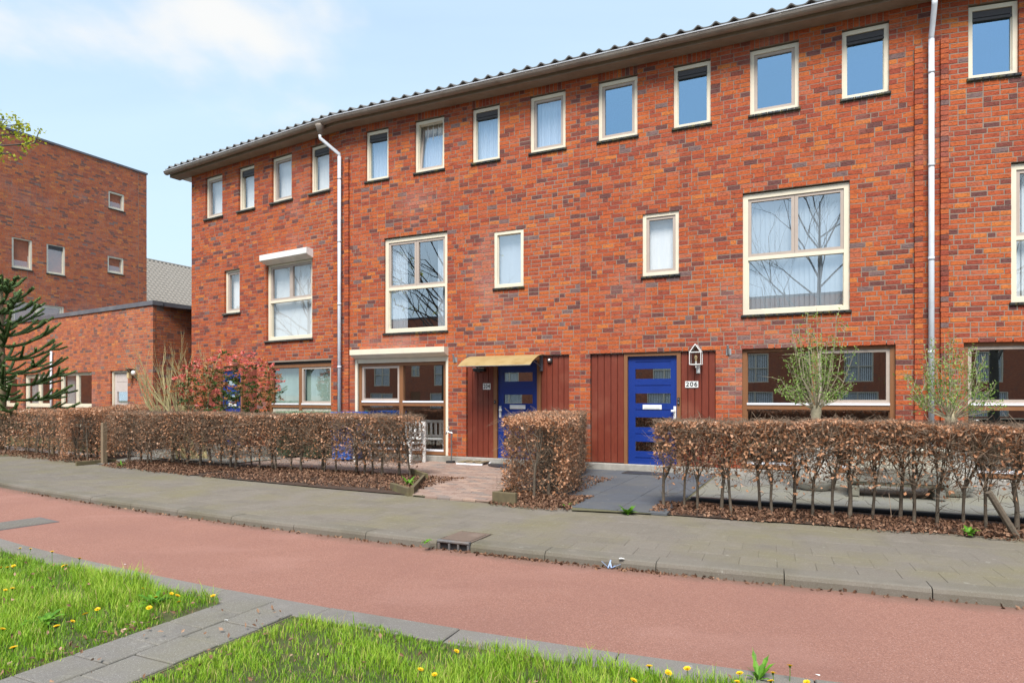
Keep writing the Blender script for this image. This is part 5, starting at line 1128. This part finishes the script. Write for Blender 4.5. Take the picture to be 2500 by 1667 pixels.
# mats, pallet slats, timber edging, post, stake
t = wall_thing('doormat', 'dark rectangular doormat before door 206', 'doormat', 'B', 7.06, 0.40, -0.010); b = MB(); b.bbox(-0.38, 0.38, -0.21, 0.21, 0, 0.012, 0.004); 
b.build('mat', MT['black'], t)
t = wall_thing('doormat', 'dark half-round doormat before door 204', 'doormat', 'B', 4.32, 0.30, -0.010); b = MB(); n = 24; ring = [(0.55 * math.cos(-math.pi * i / n), 0.30 + 0.62 * math.sin(-math.pi * i / n)) for i in range(n + 1)]; k = len(ring)
b.v += [(x, y, 0) for x, y in ring] + [(x, y, 0.012) for x, y in ring]; b.f.append(tuple(range(k, 2 * k))[::-1]); b.mi.append(0); b.r.append(0)
for i in range(k): j = (i + 1) % k; b.f.append((i, k + i, k + j, j)); b.mi.append(0); b.r.append(0)
b.build('mat', MT['black'], t)
t = wall_thing('slatted_step', 'low grey slatted step of three boards below the boards left of door 204', 'step', 'B', 3.47, 0.22, -0.012)
for i in range(3):
    b = MB(); b.bbox(-0.07, 0.07, -0.20, 0.20, 0.035, 0.058, 0.004); o = b.build('slat', MT['timber'], t); o.location = (-0.2 + 0.2 * i, 0, 0)
b = MB(); b.box(-0.30, 0.30, -0.205, -0.165, 0, 0.034); b.box(-0.30, 0.30, 0.165, 0.205, 0, 0.034); b.build('bearer', MT['alu'], t)
def planks(label, seg, a, b_, h_, th=0.05, z=-0.05):
    A, B = P(seg, *a), P(seg, *b_); L = (B - A).length; ang = math.atan2(B.y - A.y, B.x - A.x); t = thing('timber_edging', label, 'garden edging', (A.x, A.y, z), ang)
    n = max(1, int(L / 0.8)); 
    for i in range(n):
        b = MB(); b.bbox(i * L / n + .003, (i + 1) * L / n - .003, -th / 2, th / 2, 0, h_, 0.006); b.build('edging_board', MT['mossytimber'], t)
planks('mossy timber edging board along the left side of the driveway', 'B', (3.95, 2.85), (4.63, 4.22), 0.13); planks('mossy timber edging across the back of the bed by the driveway', 'B', (3.3, 2.25), (3.97, 2.80), 0.14)
planks('mossy timber edging at the pavement end of the long hedge', 'B', (4.02, 3.86), (4.60, 4.24), 0.12); planks('mossy timber edging facing the pavement right of the driveway', 'B', (5.97, 4.34), (6.32, 4.36), 0.17, 0.06)
planks('mossy timber edging along the right side of the driveway', 'B', (5.93, 3.5), (5.97, 4.30), 0.15); planks('timber edging at the corner beside the wooden post', 'A', (-3.45, 4.12), (-3.42, 3.35), 0.09)
t = thing('wooden_post', 'square weathered wooden post at the left end of the long hedge', 'post', P('A', -3.36, 3.62, -0.04), -TH['A']); b = MB(); b.bbox(-0.045, 0.045, -0.045, 0.045, 0, 0.86, 0.006); b.build('post_shaft', MT['timber'], t)
t = thing('wooden_stake', 'old leaning wooden stake in the right hedge', 'stake', P('B', 11.62, 4.02, -0.05), 0); b = MB(); b.tube([(0, 0, 0), (-0.27, 0.02, 0.46)], [0.036, 0.032], 8); b.build('stake_shaft', MT['bark'], t)
t = thing('wooden_stake', 'slim round wooden stake in the hedge at the far left', 'stake', P('A', -6.05, 3.45, -0.04), 0); b = MB(); b.tube([(0, 0, 0), (0.01, 0, 0.78)], 0.04, 8); b.build('stake_shaft', MT['timber'], t)
t = thing('rubber_edging', 'black edging strip along the paving behind the right hedge', 'garden edging', P('B', 8.3, 3.06, -0.03), -TH['B']); b = MB(); b.bbox(0, 8, -0.04, 0.04, 0, 0.05, 0.008); b.build('edging_strip', MT['black'], t)

# wheelie bins
def bin_(label, seg, s, o, rz, bm, lm, group='wheelie bins behind the long hedge'):
    t = thing('wheelie_bin', label, 'wheelie bin', P(seg, s, o, -0.015), -TH[seg] + rz, group)
    b = MB(); k = 0; lv = [(0.235, 0.27, 0.04), (0.245, 0.28, 0.30), (0.285, 0.335, 0.95), (0.305, 0.355, 0.955), (0.305, 0.355, 1.0)]
    for x, y, z in lv: b.v += [(-x, -y, z), (x, -y, z), (x, y, z), (-x, y, z)]
    for i in range(len(lv) - 1):
        for j in range(4): j2 = (j + 1) % 4; b.f.append((4 * i + j, 4 * i + j2, 4 * i + 4 + j2, 4 * i + 4 + j)); b.mi.append(0); b.r.append(0)
    b.f.append((3, 2, 1, 0)); b.mi.append(0); b.r.append(0)
    for x in (-0.1, 0.1): b.box(x - .02, x + .02, -0.30, -0.27, 0.1, 0.85)
    b.build('bin_body', bm, t)
    b = MB(); b.bbox(-0.315, 0.315, -0.385, 0.36, 1.0, 1.035, 0.012); b.box(-0.26, 0.26, -0.30, 0.28, 1.035, 1.055); b.build('bin_lid', lm, t); b = MB(); b.tube([(-0.27, 0.40, 1.0), (0.27, 0.40, 1.0)], 0.016, 8); b.build('handle_bar', bm, t)
    for x in (-0.27, 0.27): b = MB(); b.tube([(x - .02, 0.30, 0.10), (x + .02, 0.30, 0.10)], 0.10, 16); b.build('wheel', MT['black'], t)
bin_('blue wheelie bin beside the cream shutter rail of number 204', 'B', 0.56, 0.57, 0.05, MT['bluebin'], MT['bluebin']); bin_('dark green wheelie bin with faded lid next to the blue bin', 'A', -0.32, 0.52, -0.04, MT['greenbin'], MT['greenlid']); bin_('dark green wheelie bin with faded lid below the window, farther from the blue bin', 'A', -1.06, 0.60, 0.06, MT['greenbin'], MT['greenlid'])
# white garden bench
t = thing('garden_bench', 'white slatted garden bench behind the right end of the long hedge', 'bench', P('B', 1.62, 0.55, -0.015), -TH['B'])
def prt(nm, *bx, m='white'):
    b = MB(); b.bbox(*bx, 0.005); return b.build(nm, MT[m], t)
for x in (-0.70, 0.70):
    prt('leg', x - .03, x + .03, -0.30, -0.24, 0, 0.62); prt('leg', x - .03, x + .03, 0.22, 0.28, 0, 0.86); prt('armrest', x - .035, x + .035, -0.32, 0.25, 0.62, 0.66); prt('side_rail', x - .02, x + .02, -0.24, 0.22, 0.30, 0.36)
for i in range(4): prt('seat_slat', -0.68, 0.68, -0.29 + i * .13, -0.19 + i * .13, 0.40, 0.425)
prt('back_rail', -0.67, 0.67, 0.235, 0.27, 0.80, 0.86); prt('back_rail', -0.67, 0.67, 0.235, 0.27, 0.48, 0.53)
for i in range(11): prt('back_slat', -0.60 + i * .12 - .025, -0.60 + i * .12 + .025, 0.24, 0.265, 0.53, 0.80)
# planters and cream storage bench before number 206
TREE1, TREE2 = (4.50, 9.62), (6.12, 9.02)
for (x, y), lab in ((TREE1, 'pale grey rounded pot behind the hedge, holding the left pollard tree'), (TREE2, 'pale grey rounded pot behind the hedge, holding the right pollard tree')):
    t = thing('plant_pot', lab, 'plant pot', (x, y, -0.015)); b = MB(); b.lathe([(0.16, 0.0), (0.21, 0.02), (0.29, 0.14), (0.315, 0.30), (0.30, 0.46), (0.265, 0.57), (0.28, 0.60), (0.28, 0.63), (0.25, 0.63), (0.24, 0.57), (0.001, 0.55)], 28); b.build('pot_wall', MT['pot'], t, True)
    b = MB(); b.lathe([(0.236, 0.572), (0.12, 0.585), (0.001, 0.59)], 18); b.build('potting_soil', MT['soil'], t)
t = thing('storage_bench', 'cream resin storage bench between the two grey pots', 'bench', (5.30, 8.98, -0.015), -TH['B'])
b = MB(); b.bbox(-0.58, 0.58, -0.28, 0.28, 0.16, 0.62, 0.04); b.build('bench_box', MT['beige'], t); b = MB(); b.bbox(-0.62, 0.62, -0.32, 0.32, 0.62, 0.68, 0.02); b.build('lid', MT['beige'], t)
b = MB(); b.bbox(-0.60, 0.60, -0.34, -0.285, 0.20, 0.40, 0.02); b.build('seat_front', MT['deck'], t)
for x in (-0.50, 0.50): b = MB(); b.bbox(x - .06, x + .06, -0.30, 0.28, 0.0, 0.159, 0.02); b.build('leg', MT['deck'], t)
# litter on the kerb
t = thing('ribbon_scrap', 'crumpled blue grey ribbon lying against the kerb', 'litter', G(1490, 1387, -0.124)); b = MB(); rng = random.Random(5)
for i in range(6):
    w = rng.uniform(-.5, 2.6); d = Vector((math.cos(w), 0.4 * math.sin(w) + .1, rng.uniform(.1, .75))).normalized(); L = rng.uniform(.05, .10); sd = Vector((-d.y, d.x, 0)).normalized() * .006
    b.face([Vector((0.01 * i - .02, 0, .003)) - sd, Vector((0.01 * i - .02, 0, .003)) + sd, d * L + sd, d * L - sd])
b.build('ribbon', MT['ribbon'], t)
def scrap(label, p, r, name='paper_scrap'):
    b = MB(); rng = random.Random(int(p[0] * 977)); n = 9; ring = [(r * rng.uniform(.3, 1.2) * math.cos(6.283 * i / n), r * .6 * rng.uniform(.3, 1.2) * math.sin(6.283 * i / n), rng.uniform(.0, r * .3)) for i in range(n)]
    for i in range(n): b.face([ring[i], ring[(i + 1) % n], (0.1 * r, 0, r * .3)])
    o = b.build(name, MT['paper']); o.location = p; tag(o, label, 'litter')
scrap('crumpled white tissue on the kerb above the blue ribbon', G(1517, 1364, -0.045), 0.035); scrap('white scrap of paper on the red path near the right grass', G(1998, 1647, -0.129), 0.016); scrap('white scrap on top of the right hedge', Vector((5.33, 7.42, 1.08)), 0.045); scrap('white scrap of litter in the leaves left of the wooden post', G(188, 1129, -0.03), 0.05)
scrap('tiny white scrap on the stepping slabs', G(552, 1513, -0.112), 0.014); scrap('small white scrap on the red path beyond the left grass', G(305, 1377, -0.128), 0.014)

# ================================================================ trees and shrubs
# small pollards in the pots
def pollard(label, x, y, ztop, crown_h, crown_r, seed, lean=0.0):
    rng = random.Random(seed); t = thing('pollard_tree', label, 'tree', (x, y, 0.55)); b = MB(); kz = ztop - 0.55
    b.tube([(0, 0, 0), (lean * .3, 0.0, kz * .5), (lean, 0, kz * .9), (lean, 0, kz + .02)], [0.062, 0.058, 0.075, 0.055], 10); b.build('trunk', MT['barkpale'], t, True)
    br = MB(); lp = []
    for i in range(36):
        w = rng.uniform(0, 6.283); sp = rng.random() ** .7 * crown_r; hh = crown_h * (1 - 0.45 * (sp / crown_r) ** 2) * rng.uniform(.45, 1.0)
        if i < 9: hh *= .35; sp = crown_r * rng.uniform(.7, 1.1)
        p0 = Vector((lean + rng.uniform(-.045, .045), rng.uniform(-.045, .045), kz * rng.uniform(.86, 1.0))); p2 = Vector((lean + math.cos(w) * sp, math.sin(w) * sp, kz + hh)); p1 = p0.lerp(p2, .45) + Vector((math.cos(w) * sp * .22, math.sin(w) * sp * .22, -hh * .06))
        r0 = rng.uniform(.006, .012); br.tube([p0, p1, p2], [r0, r0 * .6, r0 * .25], 5, cap=False)
        for k in range(6):
            f = rng.uniform(.3, 1); q = p0.lerp(p1, f * 2) if f < .5 else p1.lerp(p2, f * 2 - 1); e = q + Vector((rng.gauss(0, .10), rng.gauss(0, .10), rng.uniform(-.03, .20))); br.tube([q, q.lerp(e, .5) + Vector((0, 0, .012)), e], [r0 * .4, r0 * .3, r0 * .15], 4, cap=False)
            for m in range(6): lp.append(tuple(q.lerp(e, rng.random()) + Vector((rng.gauss(0, .03), rng.gauss(0, .03), rng.gauss(0, .03)))))
            for m in range(4): lp.append(tuple(p1.lerp(p2, rng.random()) + Vector((rng.gauss(0, .025), rng.gauss(0, .025), rng.gauss(0, .025)))))
    br.build('branches', MT['barkpale'], t)
    leaf_cloud('crown', np.array(lp), RNG.uniform(.030, .052, len(lp)), MT['greenleaf'], RNG.random(len(lp)), t, -0.4, 0.42, kind='stuff')
pollard('small leafy pollard tree in the left grey pot before the large window', *TREE1, 1.22, 1.60, 0.56, 11, 0.02); pollard('small leafy pollard tree in the right grey pot beside the downpipe', *TREE2, 1.10, 1.30, 0.62, 12, 0.0)
# red-tipped photinia
def photinia():
    rng = random.Random(21); c = P('A', -1.98, 1.70, -0.03); t = thing('photinia_shrub', 'photinia shrub with red young leaves in front of the end house', 'shrub', c); b = MB(); tips = []
    for i in range(8):
        w = rng.uniform(0, 6.283); sp = rng.uniform(.15, .5); grow(b, Vector((rng.uniform(-.25, .25), rng.uniform(-.15, .15), 0)), Vector((math.cos(w) * sp, math.sin(w) * sp, 1)).normalized(), 1.05, .02, 0, 3, rng, 3, .06, .75, tips, (2, 4), .55, 6, .10)
    b.build('branches', MT['bark'], t); lp, rn, sz, nr = [], [], [], []
    ctr = Vector((0.05, 0, 1.62))
    cl = [q for q, d in tips]
    for i in range(600):
        while True:
            v = Vector((rng.uniform(-1, 1), rng.uniform(-1, 1), rng.uniform(-1, 1)))
            if .30 < v.length < 1: break
        v2 = Vector((v.x * 1.22, v.y * 0.75, v.z * 0.86)); cl.append(ctr + v2)
    for q in cl:
        q = Vector(q); rel = (q.z - 1.0) / 1.5; out = min(1, ((q - ctr).length) / 1.0); n_ = rng.random()
        if q.z > 2.62 or abs(q.x) > 1.4: continue
        u = rel * .55 + out * .35 + rng.gauss(0, .16); base = .86 if u > .66 else (.46 if u > .40 else .10)
        if rng.random() < .16: base = .10
        for k in range(9):
            w = rng.uniform(0, 6.283); el = rng.uniform(-.2, 1.0); d = Vector((math.cos(w) * math.cos(el), math.sin(w) * math.cos(el), math.sin(el))); L = rng.uniform(.05, .095); lp.append(tuple(q + d * L * .5)); nr.append(tuple(d * 3.0)); sz.append(L); rn.append(min(max(base + rng.gauss(0, .07), 0), 1))
    leaf_cloud('foliage', np.array(lp), np.array(sz), MT['photinia'], np.array(rn), t, 0, .36, np.array(nr), kind='stuff')
photinia()
# bare shrub with mossy twigs
def bare_shrub():
    rng = random.Random(33); c = P('A', -2.75, 2.15, -0.03); t = thing('bare_shrub', 'leafless shrub with mossy yellow green twigs left of the photinia', 'shrub', c); b = MB()
    for i in range(10):
        a = rng.uniform(-0.85, 0.12); d = Vector((math.sin(a) * .95, rng.uniform(-.22, .22), 1)).normalized(); grow(b, Vector((-.075 * i + .40, rng.uniform(-.1, .1), 0)), d, 1.35, .034, 0, 3, rng, 4, .05, .36, None, (3, 4), .56, 7, .06)
    b.build('branches', MT['twiggreen'], t)
bare_shrub()
# monkey puzzle tree
def monkey():
    rng = random.Random(5); base = Vector((-13.35, 16.9, -0.03)); t = thing('monkey_puzzle_tree', 'dark green monkey puzzle tree with spiky rope-like branches at the left edge', 'tree', base); H = 4.45
    b = MB(); b.tube([(0, 0, 0), (0.03, 0, 1.5), (0, 0, 3.2), (0, 0, H)], [.12, .10, .07, .045], 10); b.build('trunk', MT['timber'], t, True)
    segs = []
    z = 0.75
    while z < H - .1:
        f = (z - .75) / (H - .75); n = 6; L = (1.75 * (1 - f) ** .75 + .25); ph = rng.uniform(0, 6.28); rise = -.10 + .75 * f
        for k in range(n):
            w = ph + 6.283 * k / n + rng.uniform(-.15, .15); d = Vector((math.cos(w), math.sin(w), rise)); p0 = Vector((0, 0, z)); pts = [p0 + d * (L * q) + Vector((0, 0, (.16 * q * q - .10 * math.sin(3 * q)) * L)) for q in (0, .25, .5, .75, 1)]; segs.append((pts, .028))
            for j in range(rng.randint(3, 5)):
                q = rng.uniform(.35, .92); i = min(int(q * 4), 3); s0 = pts[i].lerp(pts[i + 1], q * 4 - i); sg = 1 if j % 2 else -1; w2 = w + sg * rng.uniform(.5, .95); l2 = L * rng.uniform(.22, .42) * (1.15 - q * .5); d2 = Vector((math.cos(w2), math.sin(w2), rise + rng.uniform(-.25, .35))); segs.append(([s0, s0 + d2 * l2 * .5, s0 + d2 * l2 + Vector((0, 0, .18 * l2))], .024))
        z += rng.uniform(.26, .36)
    for k in range(6): w = k * 1.05; segs.append(([Vector((0, 0, H - .3)), Vector((math.cos(w) * .1, math.sin(w) * .1, H - .1)), Vector((math.cos(w) * .18, math.sin(w) * .18, H + .02))], .03))
    segs.append(([Vector((0, 0, H - .6)), Vector((0, 0, H - .2)), Vector((0, 0, H + .12))], .045))
    b = MB(); V, R_ = [], []; tri = 0
    for pts, r in segs:
        b.tube(pts, [r] * (len(pts) - 1) + [r * .75], 7, r=rng.uniform(.2, .7)); n = len(pts) - 1
        Lt = sum((pts[i + 1] - pts[i]).length for i in range(n)); m = int(Lt / .0042)
        for j in range(m):
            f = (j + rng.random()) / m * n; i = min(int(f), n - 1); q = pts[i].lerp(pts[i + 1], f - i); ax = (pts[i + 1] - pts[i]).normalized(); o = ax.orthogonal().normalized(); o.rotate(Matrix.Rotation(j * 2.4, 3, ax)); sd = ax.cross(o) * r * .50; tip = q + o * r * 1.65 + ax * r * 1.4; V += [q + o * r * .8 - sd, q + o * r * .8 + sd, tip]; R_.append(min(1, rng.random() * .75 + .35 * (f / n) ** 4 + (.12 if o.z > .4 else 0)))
    b.build('branches', MT['monkey'], t); F = np.arange(len(V)).reshape(-1, 3); link('needles', np_mesh('needles', [tuple(v) for v in V], F, MT['monkey'], np.array(R_)), t, kind='stuff')
monkey()
# bare street trees behind the camera (seen in the window panes) and a budding tree whose branch hangs in at the upper left
def bare_tree(label, x, y, h_, seed, r=.17, budding=False, levels=6):
    rng = random.Random(seed); t = thing('street_tree', label, 'tree', (x, y, -0.14), rng.uniform(0, 6.28), 'bare street trees in the verge'); b = MB(); b.tube([(0, 0, 0), (.03, .02, h_ * .15), (0, .04, h_ * .30), (.05, 0, h_ * .55), (0, 0, h_ * .8)], [r * 1.25, r, r * .85, r * .5, r * .2], 10, cap=False); b.build('trunk', MT['barkgrey'], t, True)
    c = MB(); tips = []
    for i in range(15):
        f = .26 + .52 * i / 15; w = i * 2.4 + rng.uniform(-.4, .4); d = Vector((math.cos(w), math.sin(w), .55 + f * .6)).normalized(); grow(c, Vector((.03, .02, h_ * f)), d, h_ * .23 * (1.25 - f * .7), r * .42 * (1.1 - f * .7), 1, levels - 1, rng, 3, .10, .7, tips, (2, 3), .72, 6, .15)
    c.build('crown', MT['barkgrey'], t); return t, tips
bare_tree('bare tree standing behind the camera, mirrored in the large upper window', -1.5, -3.9, 11.5, 51, .13); bare_tree('bare tree in the verge further left, mirrored in the panes of 204', -17.5, 3.0, 11.0, 52); bare_tree('bare tree further along the verge, mirrored in the end house', -30, 12, 11.0, 53); bare_tree('bare tree behind the camera to the right', 8.5, -8.0, 10.5, 54)
def bud_tree():
    rng = random.Random(61); x, y = -11.2, 7.2; t = thing('budding_tree', 'tree with yellow green spring leaves reaching in at the upper left edge', 'tree', (x, y, -0.14)); b = MB(); b.tube([(0, 0, 0), (.05, 0, 2.2), (0, .05, 4.2), (-.1, 0, 7)], [.16, .13, .10, .05], 10, cap=False); b.build('trunk', MT['barkgrey'], t, True); c = MB(); lp = []
    def limb(p, q, r, k=10, lo=.45):
        p, q = Vector(p), Vector(q); m = p.lerp(q, .5) + Vector((0, 0, .12)); c.tube([p, m, q], [r, r * .6, r * .3], 5, cap=False)
        for i in range(k):
            f = rng.uniform(lo, 1); s = (p.lerp(m, f * 2) if f < .5 else m.lerp(q, f * 2 - 1)); d = (q - p).normalized(); k2 = 1 if lo < .6 else .42; e = s + (d * rng.uniform(.1, .4) + Vector((rng.gauss(0, .16), rng.gauss(0, .16), rng.gauss(.02, .14)))) * k2; c.tube([s, e], [r * .3, r * .12], 4, cap=False)
            for n_ in range(rng.randint(3, 14)): lp.append(tuple(s.lerp(e, rng.uniform(.5, 1)) + Vector((rng.gauss(0, .035), rng.gauss(0, .035), rng.gauss(-.01, .025)))))
    W_ = lambda px, py, Y: (((px - 1250) / 1580 * Y) - x, Y - y, 1.345 + (971 - py) / 1580 * Y + .14)
    limb((0, 0, 3.6), W_(84, 350, 9.3), .028, 20, .80); limb((0, 0, 3.3), W_(28, 374, 9.0), .024, 18, .82); limb((0, 0, 4.2), W_(56, 306, 9.6), .022, 14, .84); limb((-.05, 0, 4.6), W_(12, 292, 9.2), .022, 12, .85); limb((0, 0, 3.9), W_(40, 328, 9.4), .022, 14, .84)
    for i in range(12): w = rng.uniform(1.7, 5.2); limb((0, 0, rng.uniform(3.5, 6.5)), (math.cos(w) * 2.2, math.sin(w) * 2.2, rng.uniform(5, 8)), .04, 9)
    limb((-.05, 0, 5.6), W_(18, -4, 9.0), .03, 6)
    c.build('branches', MT['barkgrey'], t); leaf_cloud('crown', np.array(lp), RNG.uniform(.035, .065, len(lp)), MT['budleaf'], RNG.random(len(lp)), t, .2, .75, kind='stuff')
bud_tree()
# ---------------------------------------------------------------- the row across the street, mirrored in the ground floor panes
op = thing('terrace_row', 'two-storey brick terrace across the street, behind the camera', 'building', (0, 0, 0), math.pi - TH['B'])
# local frame: -y faces the houses; plane 11 m behind the camera
Y0 = 23.7
opn = []
for i in range(13):
    x = -4.41 + (i - 5) * 6.3; opn += [(x + 0.8, x + 2.5, 2.4, 4.4), (x + 4.0, x + 4.8, 3.2, 4.4), (x + 0.5, x + 2.9, 0.1, 1.75), (x + 3.9, x + 4.9, 0.05, 1.9)]
wl = wall_sheet(-37, 51, 0, 8.2, opn)
o = wl.build('wall', MT['oppbrick'], op); o.location = (0, Y0, 0)
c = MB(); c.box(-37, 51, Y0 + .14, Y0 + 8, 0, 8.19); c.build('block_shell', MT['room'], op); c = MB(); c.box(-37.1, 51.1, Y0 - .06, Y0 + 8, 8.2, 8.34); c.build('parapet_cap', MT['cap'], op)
for i, (a, b_, z0, z1) in enumerate(opn):
    k = i % 4; m = MB()
    if k < 3:
        bars(m, a, b_, z0, z1, .07, Y0 + .02, Y0 + .12); m.box((a + b_) / 2 - .04, (a + b_) / 2 + .04, Y0 + .02, Y0 + .12, z0 + .07, z1 - .07); m.box(a + .07, b_ - .07, Y0 + .03, Y0 + .11, (z0 + z1) / 2 - .03, (z0 + z1) / 2 + .03); w = m.build('window', MT['cream'], op)
        m = MB(); n = int((b_ - a) / .12)
        for j in range(n): m.box(a + .05 + j * .12, a + .14 + j * .12, Y0 + .125, Y0 + .13, z0 + .05, z1 - .05)
        m.build('blind', MT['slat'], w)
    else: m.box(a, b_, Y0 + .05, Y0 + .12, z0, z1); m.build('door', MT['brown'], op)
